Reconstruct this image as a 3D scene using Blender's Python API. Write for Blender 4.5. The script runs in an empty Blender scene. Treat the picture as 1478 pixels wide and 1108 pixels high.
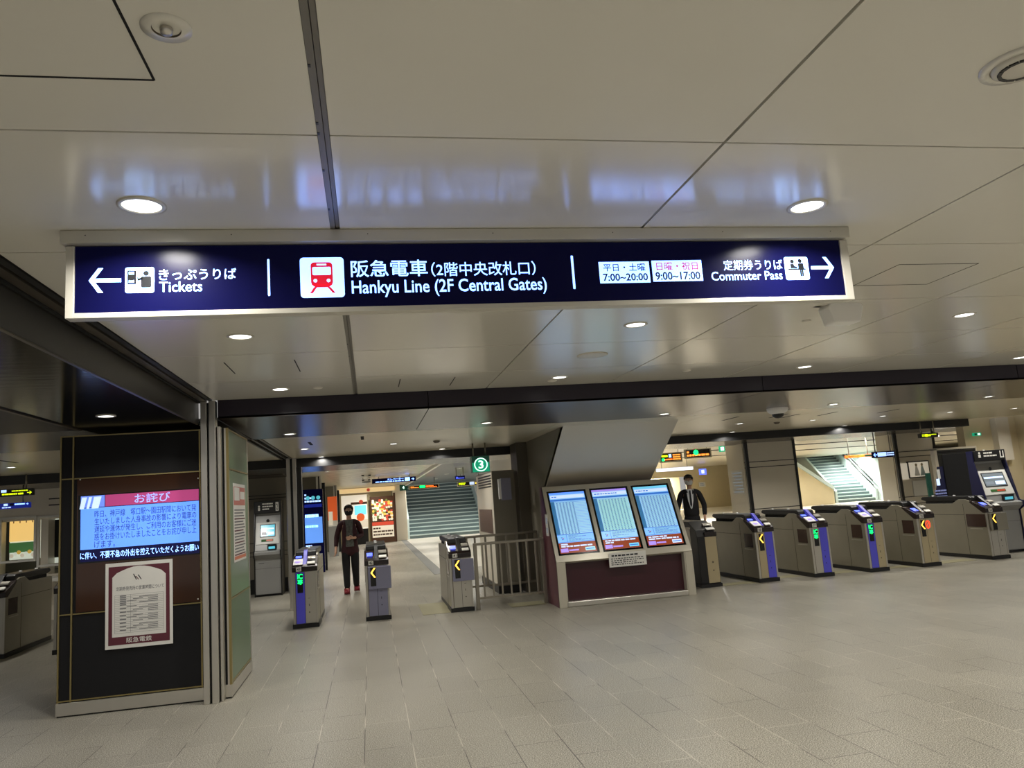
import bpy, bmesh, math, random
from mathutils import Vector, Matrix
random.seed(7)
PI = math.pi
SC = bpy.context.scene
COL = SC.collection

# ------------------------------------------------------------------ camera
F_PX, CX, CY, CAM_H = 1101.0, 739.0, 554.0, 1.52
def _d(x, y): return Vector(((x-CX)/F_PX, -(y-CY)/F_PX, -1.0)).normalized()
_Y = _d(534, 733); _X = _d(6440, 303); _X = (_X-_Y*_X.dot(_Y)).normalized(); _Z = _X.cross(_Y)
RM = Matrix((_X, _Y, _Z))
def _ray(x, y): return RM @ Vector(((x-CX)/F_PX, -(y-CY)/F_PX, -1.0))
def atZ(x, y, z=0.0):
    r = _ray(x, y); t = (z-CAM_H)/r.z; return Vector((r.x*t, r.y*t, z))
def atY(x, y, Y):
    r = _ray(x, y); t = Y/r.y; return Vector((r.x*t, Y, CAM_H+r.z*t))
def atX(x, y, X):
    r = _ray(x, y); t = X/r.x; return Vector((X, r.y*t, CAM_H+r.z*t))
cd = bpy.data.cameras.new('camera'); cam = bpy.data.objects.new('camera', cd); COL.objects.link(cam)
cd.sensor_width = 36; cd.lens = F_PX/1478*36; cd.clip_end = 300; cd.clip_start = .05
cam.matrix_world = Matrix.Translation((0, 0, CAM_H)) @ RM.to_4x4()
SC.camera = cam
SC.view_settings.view_transform = 'Standard'
SC.view_settings.look = 'None'
SC.view_settings.gamma = 1
SC.view_settings.use_curve_mapping = False
SC.view_settings.exposure = 0.0
SC.cycles.use_denoising = True
SC.cycles.max_bounces = 8
SC.cycles.sample_clamp_indirect = 6

# ------------------------------------------------------------------ materials
def lin(c):
    return tuple(((v/255)/12.92 if v/255 <= .04045 else ((v/255+.055)/1.055)**2.4) for v in c)
MATS = {}
def mat(name, rgb, rough=.5, metal=0., emit=0., spec=.5, noise=0., nscale=30., bump=0., bscale=60., ecol=None, coat=0., stretch=None, alpha=1., trans=0.):
    if name in MATS: return MATS[name]
    m = bpy.data.materials.new(name); m.use_nodes = True
    nt = m.node_tree; b = nt.nodes['Principled BSDF']
    c = lin(rgb)
    b.inputs['Base Color'].default_value = (*c, 1)
    b.inputs['Roughness'].default_value = rough
    b.inputs['Metallic'].default_value = metal
    b.inputs['Specular IOR Level'].default_value = spec
    b.inputs['Coat Weight'].default_value = coat
    b.inputs['Coat Roughness'].default_value = .05
    b.inputs['Alpha'].default_value = alpha
    b.inputs['Transmission Weight'].default_value = trans
    if emit:
        b.inputs['Emission Color'].default_value = (*(lin(ecol) if ecol else c), 1)
        b.inputs['Emission Strength'].default_value = emit
    if noise or bump:
        tc = nt.nodes.new('ShaderNodeTexCoord'); mp = nt.nodes.new('ShaderNodeMapping')
        nt.links.new(tc.outputs['Object'], mp.inputs[0])
        if stretch: mp.inputs['Scale'].default_value = stretch
    if noise:
        n = nt.nodes.new('ShaderNodeTexNoise'); n.inputs['Scale'].default_value = nscale; n.inputs['Detail'].default_value = 4
        nt.links.new(mp.outputs[0], n.inputs['Vector'])
        mx = nt.nodes.new('ShaderNodeMix'); mx.data_type = 'RGBA'
        mx.inputs[6].default_value = (*[v*(1-noise) for v in c], 1); mx.inputs[7].default_value = (*[min(1, v*(1+noise)) for v in c], 1)
        nt.links.new(n.outputs[0], mx.inputs[0]); nt.links.new(mx.outputs[2], b.inputs['Base Color'])
    if bump:
        n2 = nt.nodes.new('ShaderNodeTexNoise'); n2.inputs['Scale'].default_value = bscale
        nt.links.new(mp.outputs[0], n2.inputs['Vector'])
        bp = nt.nodes.new('ShaderNodeBump'); bp.inputs['Strength'].default_value = bump; bp.inputs['Distance'].default_value = .01
        nt.links.new(n2.outputs[0], bp.inputs['Height']); nt.links.new(bp.outputs[0], b.inputs['Normal'])
    MATS[name] = m
    return m
def M(name): return MATS[name]
mat('ceiling_panel', (226, 223, 213), .21, spec=.62, noise=.02, nscale=3, coat=.35)
MATS['ceiling_panel'].node_tree.nodes['Principled BSDF'].inputs['Coat Roughness'].default_value = .17
mat('ceiling_far', (214, 205, 182), .28, spec=.5, noise=.04, nscale=2)
mat('ceiling_void', (18, 17, 16), .9)
mat('joint_metal', (120, 116, 108), .45, .2)
mat('beam_face', (32, 24, 38), .32, spec=.4)
mat('beam_under', (60, 52, 45), .24, spec=.42, noise=.03, nscale=2)
mat('black_gloss', (10, 9, 9), .13, spec=.36, bump=.06, bscale=3, stretch=(1, 6, 1))
mat('fascia', (30, 28, 26), .3, spec=.35)
mat('black', (12, 12, 13), .4)
mat('black_matte', (16, 15, 15), .8)
mat('black_panel', (22, 22, 25), .55, spec=.3, bump=.08, bscale=300)
mat('gold_trim', (168, 152, 104), .35, .9)
mat('steel', (214, 210, 202), .34, 1., noise=.05, nscale=8, stretch=(1, 1, .05))
mat('steel_dark', (118, 110, 98), .38, .9, noise=.08, nscale=4)
mat('gate_steel', (154, 149, 134), .34, .62, noise=.10, nscale=3)
mat('gate_light', (190, 186, 176), .32, .7)
mat('gate_beige', (186, 172, 138), .4, .3)
mat('gate_purple', (78, 76, 190), .4, ecol=(70, 66, 190), emit=.12)
mat('gate_visor', (34, 22, 20), .25)
mat('gate_window', (52, 32, 26), .2, spec=.6)
mat('gate_box', (134, 134, 158), .45)
mat('white', (232, 230, 222), .5)
mat('white_plastic', (240, 238, 236), .4)
mat('paper', (222, 220, 214), .7)
mat('frame_white', (206, 202, 190), .35, .3)
mat('kiosk_frame', (196, 190, 174), .35, .3)
mat('maroon', (92, 30, 50), .28, spec=.6, noise=.1, nscale=3)
mat('maroon_dark', (58, 16, 28), .35)
mat('maroon_print', (92, 36, 50), .6)
mat('green_glass', (98, 122, 92), .28, spec=.3)
mat('brown_glass', (58, 32, 14), .08, spec=.6)
mat('screen_black', (6, 6, 8), .15)
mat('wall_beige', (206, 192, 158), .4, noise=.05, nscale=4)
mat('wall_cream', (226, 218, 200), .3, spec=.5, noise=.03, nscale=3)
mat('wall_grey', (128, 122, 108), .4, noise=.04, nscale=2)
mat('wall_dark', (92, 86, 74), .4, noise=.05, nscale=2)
mat('slab', (214, 206, 190), .45, noise=.03, nscale=2)
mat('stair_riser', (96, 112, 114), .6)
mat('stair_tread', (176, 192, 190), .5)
mat('stair_wall', (196, 212, 212), .3)
mat('rail_metal', (150, 144, 132), .35, .85)
mat('white_light', (255, 255, 250), .5, emit=5.0)
mat('lamp_ring', (214, 210, 200), .35, .2)
mat('sign_navy', (9, 10, 50), .24, emit=.04, ecol=(10, 12, 90), spec=.10)
mat('sign_letter', (190, 240, 250), .4, emit=3.8)
MATS['sign_letter'].node_tree.nodes['Principled BSDF'].inputs['Emission Color'].default_value = (.175, .33, 1.0, 1)
mat('sign_red', (190, 20, 40), .4, emit=.9, ecol=(215, 22, 50))
mat('sign_ink', (8, 10, 40), .6, emit=.0)
mat('sign_ink_blue', (24, 32, 120), .5, emit=.1, ecol=(40, 50, 150))
mat('sign_ink_red', (200, 20, 90), .4, emit=.7, ecol=(210, 30, 100))
mat('picto_dark', (8, 11, 16), .6, spec=.2)
def em(name, c, e, rough=.3): return mat(name, c, rough, emit=e)
em('lcd_blue', (96, 150, 255), 1.0); em('lcd_soft', (96, 150, 240), .65); em('lcd_pink', (176, 66, 122), .6); em('lcd_logo', (110, 140, 240), .8)
em('lcd_navy', (8, 10, 60), .5); em('lcd_ink', (40, 60, 150), .55); em('lcd_title', (150, 170, 255), 1.2)
em('lcd_pale', (128, 184, 240), .85); em('lcd_pale2', (150, 200, 240), .85); em('lcd_band', (50, 110, 200), .8)
em('lcd_grid', (84, 128, 160), .6); em('lcd_green', (160, 215, 222), .85); em('lcd_orange', (150, 66, 34), .5)
em('lcd_white', (200, 222, 255), .9); em('lcd_violet', (165, 140, 235), .85); em('lcd_grey', (120, 130, 140), .6)
em('lcd_shade', (60, 120, 170), .6); em('lcd_cyan', (110, 200, 235), .9)
em('led_green', (10, 255, 110), 2.6); em('led_yellow', (255, 190, 70), 3.0); em('led_orange', (255, 110, 40), 2.2); em('led_red', (255, 60, 30), 2.0)
em('led_led', (255, 150, 60), 1.4); em('glow_blue', (90, 110, 255), 1.6)
em('exit_green', (10, 150, 110), .9); em('exit_dark', (10, 66, 50), .3); em('exit_white', (210, 255, 235), 1.6)
em('sign_blue', (20, 40, 160), .35); em('sign_blue_text', (170, 200, 255), 1.5)
em('sign_yellow', (225, 250, 20), 1.3); em('sign_white', (215, 225, 255), 1.3); em('sign_lilac', (150, 120, 210), .9)
em('shop_warm', (240, 222, 184), .7); em('shop_white', (236, 228, 210), .6); em('ad_orange', (216, 92, 44), .45)
em('food_red', (190, 70, 50), .45); em('food_yellow', (220, 180, 80), .45); em('food_white', (215, 205, 185), .45); em('food_dark', (70, 45, 30), .2)
em('food_green', (110, 120, 60), .35); em('office_warm', (240, 200, 120), .8); em('office_green', (70, 120, 70), .4)
em('office_white', (214, 222, 208), .55)
mat('food_matt', (214, 130, 100), .6); mat('poster_red', (196, 120, 110), .6)
mat('print_grey', (112, 112, 116), .7)
mat('skin', (214, 168, 140), .55); mat('hair', (20, 15, 14), .45); mat('mask_black', (10, 10, 11), .7); mat('mask_white', (226, 226, 226), .7)
mat('jacket_red', (52, 12, 20), .8, noise=.6, nscale=20); mat('cloth_black', (15, 14, 16), .85); mat('cloth_pattern', (92, 94, 90), .8, noise=.95, nscale=28)
mat('shoe_red', (128, 24, 38), .45); mat('suit', (17, 17, 22), .8); mat('shirt', (224, 226, 228), .7); mat('tie', (24, 26, 36), .6)
mat('navy_panel', (22, 24, 62), .4); mat('navy_print', (150, 160, 220), .5, emit=.1); mat('tm_grey', (160, 160, 158), .4, .2)
mat('tm_white', (226, 226, 220), .35); mat('tm_screen', (120, 130, 136), .2, emit=.35); mat('tm_teal', (90, 190, 210), .2, emit=.7)
mat('plant', (60, 110, 50), .6)
mat('partition', (150, 146, 136), .3)
mat('yellow_tactile', (152, 146, 116), .5)
mat('grey_strip', (116, 116, 112), .6)
mat('far_floor', (214, 208, 194), .3)

def floor_mat():
    m = bpy.data.materials.new('granite_tiles'); m.use_nodes = True; nt = m.node_tree; b = nt.nodes['Principled BSDF']
    N = nt.nodes.new; L = nt.links.new
    tc = N('ShaderNodeTexCoord'); mp = N('ShaderNodeMapping'); mp.inputs['Rotation'].default_value = (0, 0, PI/2)
    mp.inputs['Location'].default_value = (.1, .1, 0)
    L(tc.outputs['Object'], mp.inputs[0])
    br = N('ShaderNodeTexBrick'); br.offset = .5; br.inputs['Scale'].default_value = 1
    br.inputs['Brick Width'].default_value = .605; br.inputs['Row Height'].default_value = .3045
    br.inputs['Mortar Size'].default_value = .003; br.inputs['Mortar Smooth'].default_value = .3
    br.inputs['Color1'].default_value = (.8, .8, .8, 1); br.inputs['Color2'].default_value = (1, 1, 1, 1); br.inputs['Mortar'].default_value = (1, 1, 1, 1)
    L(mp.outputs[0], br.inputs['Vector'])
    n = N('ShaderNodeTexNoise'); n.inputs['Scale'].default_value = 150; n.inputs['Detail'].default_value = 3; n.inputs['Roughness'].default_value = .7
    L(tc.outputs['Object'], n.inputs['Vector'])
    cr = N('ShaderNodeValToRGB'); e = cr.color_ramp.elements
    e[0].position = .38; e[0].color = (*lin((72, 67, 59)), 1); e[1].position = .62; e[1].color = (*lin((212, 207, 193)), 1)
    k = cr.color_ramp.elements.new(.5); k.color = (*lin((141, 136, 122)), 1)
    L(n.outputs[0], cr.inputs[0])
    n3 = N('ShaderNodeTexNoise'); n3.inputs['Scale'].default_value = 1.1; n3.inputs['Detail'].default_value = 3; L(tc.outputs['Object'], n3.inputs['Vector'])
    r3 = N('ShaderNodeMapRange'); r3.inputs['To Min'].default_value = .86; r3.inputs['To Max'].default_value = 1.1; L(n3.outputs[0], r3.inputs[0])
    m1 = N('ShaderNodeMix'); m1.data_type = 'RGBA'; m1.blend_type = 'MULTIPLY'; m1.inputs[0].default_value = .55
    L(cr.outputs[0], m1.inputs[6]); L(br.outputs['Color'], m1.inputs[7])
    m2 = N('ShaderNodeMix'); m2.data_type = 'RGBA'; m2.blend_type = 'MULTIPLY'; m2.inputs[0].default_value = 1
    L(m1.outputs[2], m2.inputs[6]); L(r3.outputs[0], m2.inputs[7])
    # joint colour varies from pale filler to dark dirt
    n4 = N('ShaderNodeTexNoise'); n4.inputs['Scale'].default_value = 1.6; L(tc.outputs['Object'], n4.inputs['Vector'])
    c4 = N('ShaderNodeValToRGB'); f = c4.color_ramp.elements; f[0].position = .44; f[0].color = (*lin((58, 52, 46)), 1); f[1].position = .58; f[1].color = (*lin((192, 186, 172)), 1)
    L(n4.outputs[0], c4.inputs[0])
    m3 = N('ShaderNodeMix'); m3.data_type = 'RGBA'; L(br.outputs['Fac'], m3.inputs[0]); L(m2.outputs[2], m3.inputs[6]); L(c4.outputs[0], m3.inputs[7])
    L(m3.outputs[2], b.inputs['Base Color'])
    rr = N('ShaderNodeMapRange'); rr.inputs['To Min'].default_value = .30; rr.inputs['To Max'].default_value = .46; L(n3.outputs[0], rr.inputs[0])
    L(rr.outputs[0], b.inputs['Roughness']); b.inputs['Specular IOR Level'].default_value = .5
    bp = N('ShaderNodeBump'); bp.inputs['Strength'].default_value = .05; bp.inputs['Distance'].default_value = .0026
    L(n.outputs[0], bp.inputs['Height']); L(bp.outputs[0], b.inputs['Normal'])
    MATS['granite_tiles'] = m
floor_mat()

# ------------------------------------------------------------------ builders
class B:
    def __init__(s): s.bm = bmesh.new(); s.mats = []
    def mi(s, name):
        if name not in s.mats: s.mats.append(name)
        return s.mats.index(name)
    def face(s, pts, m, smooth=False):
        f = s.bm.faces.new([s.bm.verts.new(p) for p in pts]); f.material_index = s.mi(m); f.smooth = smooth; return f
    def box(s, x0, x1, y0, y1, z0, z1, m):
        v = [s.bm.verts.new(p) for p in ((x0,y0,z0),(x1,y0,z0),(x1,y1,z0),(x0,y1,z0),(x0,y0,z1),(x1,y0,z1),(x1,y1,z1),(x0,y1,z1))]
        for q in ((3,2,1,0),(4,5,6,7),(0,1,5,4),(1,2,6,5),(2,3,7,6),(3,0,4,7)):
            f = s.bm.faces.new([v[i] for i in q]); f.material_index = s.mi(m)
        return s
    def prism(s, prof, x0, x1, m, axis='x'):
        # prof points (a,b): axis x -> (y,z); axis y -> (x,z); axis z -> (x,y)
        def P(a, b, c): return {'x': (c, a, b), 'y': (a, c, b), 'z': (a, b, c)}[axis]
        A = [s.bm.verts.new(P(a, b, x0)) for a, b in prof]; C = [s.bm.verts.new(P(a, b, x1)) for a, b in prof]
        n = len(prof); k = s.mi(m)
        fs = [s.bm.faces.new(A), s.bm.faces.new(C[::-1])]
        for i in range(n): fs.append(s.bm.faces.new([A[i], C[i], C[(i+1) % n], A[(i+1) % n]]))
        for f in fs: f.material_index = k
        return s
    def tube(s, pts, r, m, seg=10):
        k = s.mi(m)
        for a, b in zip(pts[:-1], pts[1:]):
            a = Vector(a); b = Vector(b); d = (b-a).normalized()
            u = d.orthogonal().normalized(); w = d.cross(u)
            A = [s.bm.verts.new(a+(u*math.cos(t)+w*math.sin(t))*r) for t in [2*PI*i/seg for i in range(seg)]]
            C = [s.bm.verts.new(b+(u*math.cos(t)+w*math.sin(t))*r) for t in [2*PI*i/seg for i in range(seg)]]
            for i in range(seg):
                f = s.bm.faces.new([A[i], A[(i+1) % seg], C[(i+1) % seg], C[i]]); f.material_index = k; f.smooth = True
            f = s.bm.faces.new(A[::-1]); f.material_index = k; f = s.bm.faces.new(C); f.material_index = k
        return s
    def lathe(s, prof, m, c=(0, 0, 0), seg=24):
        k = s.mi(m); rings = []
        for r, z in prof: rings.append([s.bm.verts.new((c[0]+max(r, 1e-4)*math.cos(2*PI*i/seg), c[1]+max(r, 1e-4)*math.sin(2*PI*i/seg), c[2]+z)) for i in range(seg)])
        for a, b in zip(rings[:-1], rings[1:]):
            for i in range(seg):
                f = s.bm.faces.new([a[i], a[(i+1) % seg], b[(i+1) % seg], b[i]]); f.material_index = k; f.smooth = True
        return s
    def disc(s, c, r, m, nrm='z', seg=24, ry=None):
        ry = ry or r; pts = []
        for i in range(seg):
            t = 2*PI*i/seg; a = r*math.cos(t); b = ry*math.sin(t)
            pts.append({'z': (c[0]+a, c[1]+b, c[2]), 'y': (c[0]+a, c[1], c[2]+b), 'x': (c[0], c[1]+a, c[2]+b)}[nrm])
        s.face(pts, m); return s
    def build(s, name, parent=None, bevel=0., loc=None, recalc=True):
        if recalc: bmesh.ops.recalc_face_normals(s.bm, faces=s.bm.faces)
        me = bpy.data.meshes.new(name); s.bm.to_mesh(me); s.bm.free()
        for n in s.mats: me.materials.append(MATS[n])
        o = bpy.data.objects.new(name, me); COL.objects.link(o)
        if parent: o.parent = parent
        if loc: o.location = loc
        if bevel:
            md = o.modifiers.new('bevel', 'BEVEL'); md.width = bevel; md.segments = 2; md.limit_method = 'ANGLE'; md.angle_limit = .6
        return o
def tag(o, label=None, cat=None, group=None, kind=None):
    if label: o['label'] = label
    if cat: o['category'] = cat
    if group: o['group'] = group
    if kind: o['kind'] = kind
    return o
def thing(name, loc, label, cat, group=None, rz=0):
    o = bpy.data.objects.new(name, None); COL.objects.link(o); o.location = loc; o.rotation_euler = (0, 0, rz)
    o.empty_display_size = .1
    return tag(o, label, cat, group)
def struct(b, name, bevel=0.):
    return tag(b.build(name, bevel=bevel), kind='structure')

_tc = {}
def text_mesh(s, bold):
    key = (s, bold)
    if key in _tc: return _tc[key]
    c = bpy.data.curves.new('t', 'FONT'); c.body = s; c.size = 1; c.offset = bold; c.resolution_u = 3
    o = bpy.data.objects.new('t', c); COL.objects.link(o)
    bpy.context.view_layer.update()
    me = bpy.data.meshes.new_from_object(o.evaluated_get(bpy.context.evaluated_depsgraph_get()))
    bpy.data.objects.remove(o)
    vs = [tuple(v.co) for v in me.vertices]; fs = [tuple(p.vertices) for p in me.polygons]
    _tc[key] = (vs, fs); return _tc[key]
def add_text(b, s, u0, v0, u1, v1, m, d=0., plane='xz', bold=.012):
    """text fitted to the rectangle u0..u1, v0..v1; plane xz faces -Y at y=d, xy lies at z=d"""
    vs, fs = text_mesh(s, bold)
    if not vs: return
    a0 = min(v[0] for v in vs); a1 = max(v[0] for v in vs); b0 = min(v[1] for v in vs); b1 = max(v[1] for v in vs)
    k = b.mi(m); nv = []
    for v in vs:
        u = u0+(v[0]-a0)/(a1-a0)*(u1-u0); w = v0+(v[1]-b0)/(b1-b0)*(v1-v0)
        nv.append(b.bm.verts.new((u, d, w) if plane == 'xz' else (u, w, d)))
    for f in fs:
        try: q = b.bm.faces.new([nv[i] for i in f]); q.material_index = k
        except ValueError: pass
def R(b, u0, v0, u1, v1, m, d, plane='xz'):
    if plane == 'xz': b.face([(u0, d, v0), (u1, d, v0), (u1, d, v1), (u0, d, v1)], m)
    else: b.face([(u0, v0, d), (u1, v0, d), (u1, v1, d), (u0, v1, d)], m)
def lines_of_print(b, u0, v0, u1, v1, n, m, d, plane='xz', fill=.5, words=6):
    """unreadably small print: rows of short dashes"""
    h = (v1-v0)/n
    for i in range(n):
        y = v1-(i+.5)*h; x = u0
        while x < u1:
            w = (u1-u0)/words*random.uniform(.4, 1.1); x2 = min(u1, x+w)
            R(b, x, y-h*fill/2, x2, y+h*fill/2, m, d, plane); x = x2+(u1-u0)*.025
            if random.random() < .12: break

H1, HU, H2, H3 = 2.566, 2.40, 2.42, 2.45     # main ceiling, first beam underside, gate hall ceiling, far ceiling

# ================================================================== SETTING
b = B(); b.box(-14, 46, -6, 52, -.1, 0, 'granite_tiles'); struct(b, 'floor')
# pale floor of the far concourse, dark strip along its edge
b = B()
p0 = atZ(598, 778); e1 = atZ(655, 838)
b.box(e1.x, 46, 18.0, 52, 0.0005, .004, 'far_floor'); struct(b, 'floor')
b = B(); b.box(e1.x-.24, e1.x, 17, 35.3, .0005, .005, 'grey_strip'); struct(b, 'trim_1')
# tactile / worn pale tiles in front of gates
b = B()
for x0, x1, y0, y1 in ((.66, 1.12, 11.0, 12.2), (1.9, 2.4, 10.9, 11.3), (5.1, 5.62, 10.9, 11.15), (6.1, 6.5, 11.1, 11.4), (6.95, 7.4, 11.0, 11.3), (7.95, 8.35, 10.95, 11.2), (8.8, 9.5, 10.95, 11.25), (-2.3, -1.95, 7.35, 7.36)):
    b.box(x0, x1, y0, y1, .0003, .003, 'yellow_tactile')
struct(b, 'trim_2')

# main ceiling: separate panels with open joints under a dark void
XJ = [-1.335, -.083, 1.135, 2.353, 3.57, 4.79, 6.005, 7.22, 8.44, 9.66, 10.9, 12.1]
YJ = [-6, -2.1, -1.06, -.02, 1.02, 2.075, 3.055, 4.075, 5.119, 6.168, 7.11]
b = B(); g = .0055
for i in range(len(XJ)-1):
    for j in range(len(YJ)-1):
        x0, x1, y0, y1 = XJ[i]+g, XJ[i+1]-g, YJ[j]+g*.7, YJ[j+1]-g*.7
        if i == 0: x1 -= .012; 
        if i == 1: x0 += .012
        b.box(x0, x1, y0, y1, H1, H1+.02, 'ceiling_panel')
struct(b, 'ceiling')
b = B(); b.box(-1.5, 12.2, -6, 7.2, H1+.03, H1+.05, 'ceiling_void'); struct(b, 'ceiling')
b = B(); b.box(-.0995, -.082, -5, 7.1, H1+.001, H1+.02, 'joint_metal'); b.box(-.080, -.067, -5, 7.1, H1+.004, H1+.02, 'joint_metal')
for y in (1.72, 2.0, 2.06, 2.3, 2.62, 4.9, 5.3): b.box(-.1, -.093, y, y+.012, H1-.001, H1+.004, 'black')
struct(b, 'trim_3')
# access hatches and curtain slots drawn by their open gaps
b = B()
def gap(x0, y0, x1, y1, w=.006, z=None):
    z = z or H1
    if abs(x1-x0) > abs(y1-y0): b.box(min(x0, x1), max(x0, x1), y0-w/2, y0+w/2, z-.0012, z+.001, 'ceiling_void')
    else: b.box(x0-w/2, x0+w/2, min(y0, y1), max(y0, y1), z-.0012, z+.001, 'ceiling_void')
gap(-1.1, 1.81, -.462, 1.81); gap(-.462, 1.0, -.462, 1.81)
gap(2.74, 3.372, 3.216, 3.372, .004); gap(2.74, 3.76, 3.216, 3.76, .003); gap(2.74, 3.372, 2.74, 3.76, .003); gap(3.216, 3.372, 3.216, 3.76, .003)
for x, ya, yb in ((-.93, 5.36, 5.8), (-.468, 5.35, 5.82), (.295, 6.36, 6.78), (.758, 6.37, 6.83)): gap(x, ya, x, yb, .008)
struct(b, 'trim_4')

# first beam: dark face, brown underside reaching over the column
b = B()
xs = [-1.30, .58, 4.0, 7.05, 9.6, 12.2]
for a, c in zip(xs[:-1], xs[1:]):
    b.box(a+.004, c-.004, 7.12, 7.15, HU+.004, H1+.03, 'beam_face')
    b.box(a+.004, c-.004, 7.12, 9.22, HU, HU+.02, 'beam_under')
b.box(-1.3, 12.2, 7.15, 9.3, HU+.022, H1+.03, 'ceiling_void')
b.box(-9, -1.308, 7.2, 9.22, HU, HU+.02, 'beam_under')
struct(b, 'trim_5')
# gate hall ceiling
b = B()
ys = [9.24, 9.55, 13.2]; xs = [-9, -5.6, -3.4, -1.42, -1.22, 2.42, 4.5, 6.3, 9.2, 12.4, 16]
for i in range(len(xs)-1):
    for j in range(2):
        if i == 3: continue
        b.box(xs[i]+.004, xs[i+1]-.004, ys[j]+.003, ys[j+1]-.003, H2, H2+.02, 'ceiling_far')
b.box(-9, 16, 9.2, 13.2, H2+.03, H2+.05, 'ceiling_void')
for x in (-1.40, -1.32, -1.24): b.box(x-.012, x+.012, 9.24, 13.2, H2-.01, H2+.01, 'steel_dark')
struct(b, 'ceiling')
b = B()
for px in ((448, 640), (523, 632), (1054, 604), (1123, 600), (1194, 597), (1282, 593), (1141, 600), (12, 666)):
    q = atZ(*px, H2); b.box(q.x-.02, q.x+.02, q.y-.25, q.y+.25, H2-.0012, H2+.001, 'ceiling_void')
struct(b, 'trim_6')
# second beam, black face
b = B(); b.box(-9, 11.75, 13.2, 13.25, 2.275, H2+.05, 'black'); b.box(-9, 11.75, 13.25, 15.0, 2.275, 2.30, 'beam_under'); b.box(-9, 11.75, 13.25, 15.0, 2.30, H2+.05, 'ceiling_void')
struct(b, 'trim_7')
# far ceilings
b = B(); b.box(-12, 1.55, 15.0, 36, H3, H3+.04, 'ceiling_far')
for i in range(26): b.box(-1.1, 1.5, 15.4+i*.75, 15.43+i*.75, H3-.002, H3, 'joint_metal')
struct(b, 'ceiling')
b = B(); b.box(1.62, 5.6, 15.0, 34.5, 2.40, 2.44, 'fascia'); b.box(1.55, 1.62, 15.0, 34.5, 2.37, 2.47, 'white'); struct(b, 'ceiling')
b = B(); b.box(5.6, 46, 15.0, 52, 2.62, 2.66, 'ceiling_far')
for y in (17.5, 20, 24, 29): b.box(8.7, 46, y, y+.25, 2.6, 2.62, 'fascia')
struct(b, 'ceiling')
b = B(); b.box(5.55, 46, 14.98, 15.02, 2.275, 2.7, 'ceiling_far'); b.box(5.55, 5.6, 15.02, 46, 2.4, 2.7, 'ceiling_far'); struct(b, 'trim_8')

# left: shutter channel, dark fascia, glossy black soffit
b = B()
b.box(-1.372, -1.338, -6, 7.1, H1-.004, H1+.03, 'fascia'); b.box(-1.378, -1.372, -6, 7.1, H1+.02, H1+.03, 'black')
b.box(-1.432, -1.380, -6, 7.1, H1-.012, H1+.03, 'steel_dark')
b.box(-1.452, -1.436, -6, 7.1, H1-.022, H1+.03, 'black_matte')
b.box(-1.462, -1.452, -6, 7.1, 2.36, H1+.03, 'fascia')
b.box(-1.475, -1.456, -6, 7.1, 2.355, 2.372, 'steel_dark')
struct(b, 'trim_9')
b = B(); b.box(-2.40, -1.475, -6, 7.95, 2.362, 2.40, 'black_gloss')
b.box(-12, -2.43, -6, 7.2, 2.368, 2.40, 'black'); b.box(-2.43, -2.40, -6, 7.1, 2.352, 2.368, 'steel_dark')
struct(b, 'ceiling')

# column with screen (front at Y 7.2)
CXL, CXR, CY0, CY1, CZ = -2.60, -1.235, 7.205, 8.33, 2.325
b = B()
b.box(CXL+.005, CXR-.005, CY0+.006, CY1-.01, .11, CZ-.005, 'black_panel')
struct(b, 'column_left')
b = B()
b.box(CXL-.012, CXR+.012, CY0-.012, CY1+.01, 0.012, .112, 'steel'); b.box(CXL-.004, CXR+.004, CY0-.004, CY1, 0, .012, 'black'); struct(b, 'baseboard_left', .002)
xv = atY(108, 800, CY0).x
b = B(); t = .006
for x in (CXL, xv-.02, -1.468):
    b.box(x-t, x+t, CY0-.006, CY0+.008, .112, CZ, 'gold_trim')
for z in (CZ-.006, 1.952, .818, .125):
    b.box(CXL, -1.46, CY0-.005, CY0+.008, z-t*.8, z+t*.8, 'gold_trim')
b.box(-1.245, -1.225, CY0-.008, CY0+.02, .112, CZ, 'gold_trim')
b.box(-1.26, -1.2449, CY0-.006, CY0+.01, .112, CZ, 'steel')
for y in (CY0+.03, CY1-.02): b.box(CXR-.005, CXR+.008, y-.02, y+.02, .112, CZ, 'gold_trim' if y < 8 else 'steel')
for z in (CZ-.01, 1.96, .82, .125): b.box(CXR-.004, CXR+.008, CY0, CY1, z-.007, z+.007, 'gold_trim')
struct(b, 'trim_10')
b = B()
for z0, z1 in ((.135, .81), (.83, 1.95), (1.97, CZ-.02)): b.box(CXR-.003, CXR+.003, CY0+.05, CY1-.04, z0, z1, 'green_glass')
struct(b, 'wall_left')
b = B()
b.box(-1.430, -1.380, 7.06, 7.17, 0, H1-.014, 'steel'); b.box(-1.380, -1.362, 7.09, 7.17, 0, H1-.02, 'black'); b.box(-1.362, -1.308, 7.06, 7.17, 0, H1-.006, 'steel')
b.box(-1.298, -1.275, 7.10, 7.19, 0.0, 2.33, 'steel')
b.box(-1.308, -1.298, 7.12, 7.18, 0.0, 2.33, 'black')
struct(b, 'trim_11', .003)

# second guide post by the far beam, posts further on
for n, (x, w, Y, z1) in enumerate(((-1.24, .15, 13.0, H2), (-1.30, .14, 20.9, H3), (-1.25, .12, 29.5, H3))):
    b = B(); b.box(x-w/2, x-.02, Y, Y+.15, 0, z1, 'steel'); b.box(x-.02, x+.02, Y+.03, Y+.15, 0, z1, 'black'); b.box(x+.02, x+w/2, Y, Y+.15, 0, z1, 'steel'); b.box(x+w/2, x+w/2+.08, Y+.06, Y+.2, 0, min(z1, 2.27), 'black')
    struct(b, 'trim_%d' % (12+n), .003)

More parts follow.
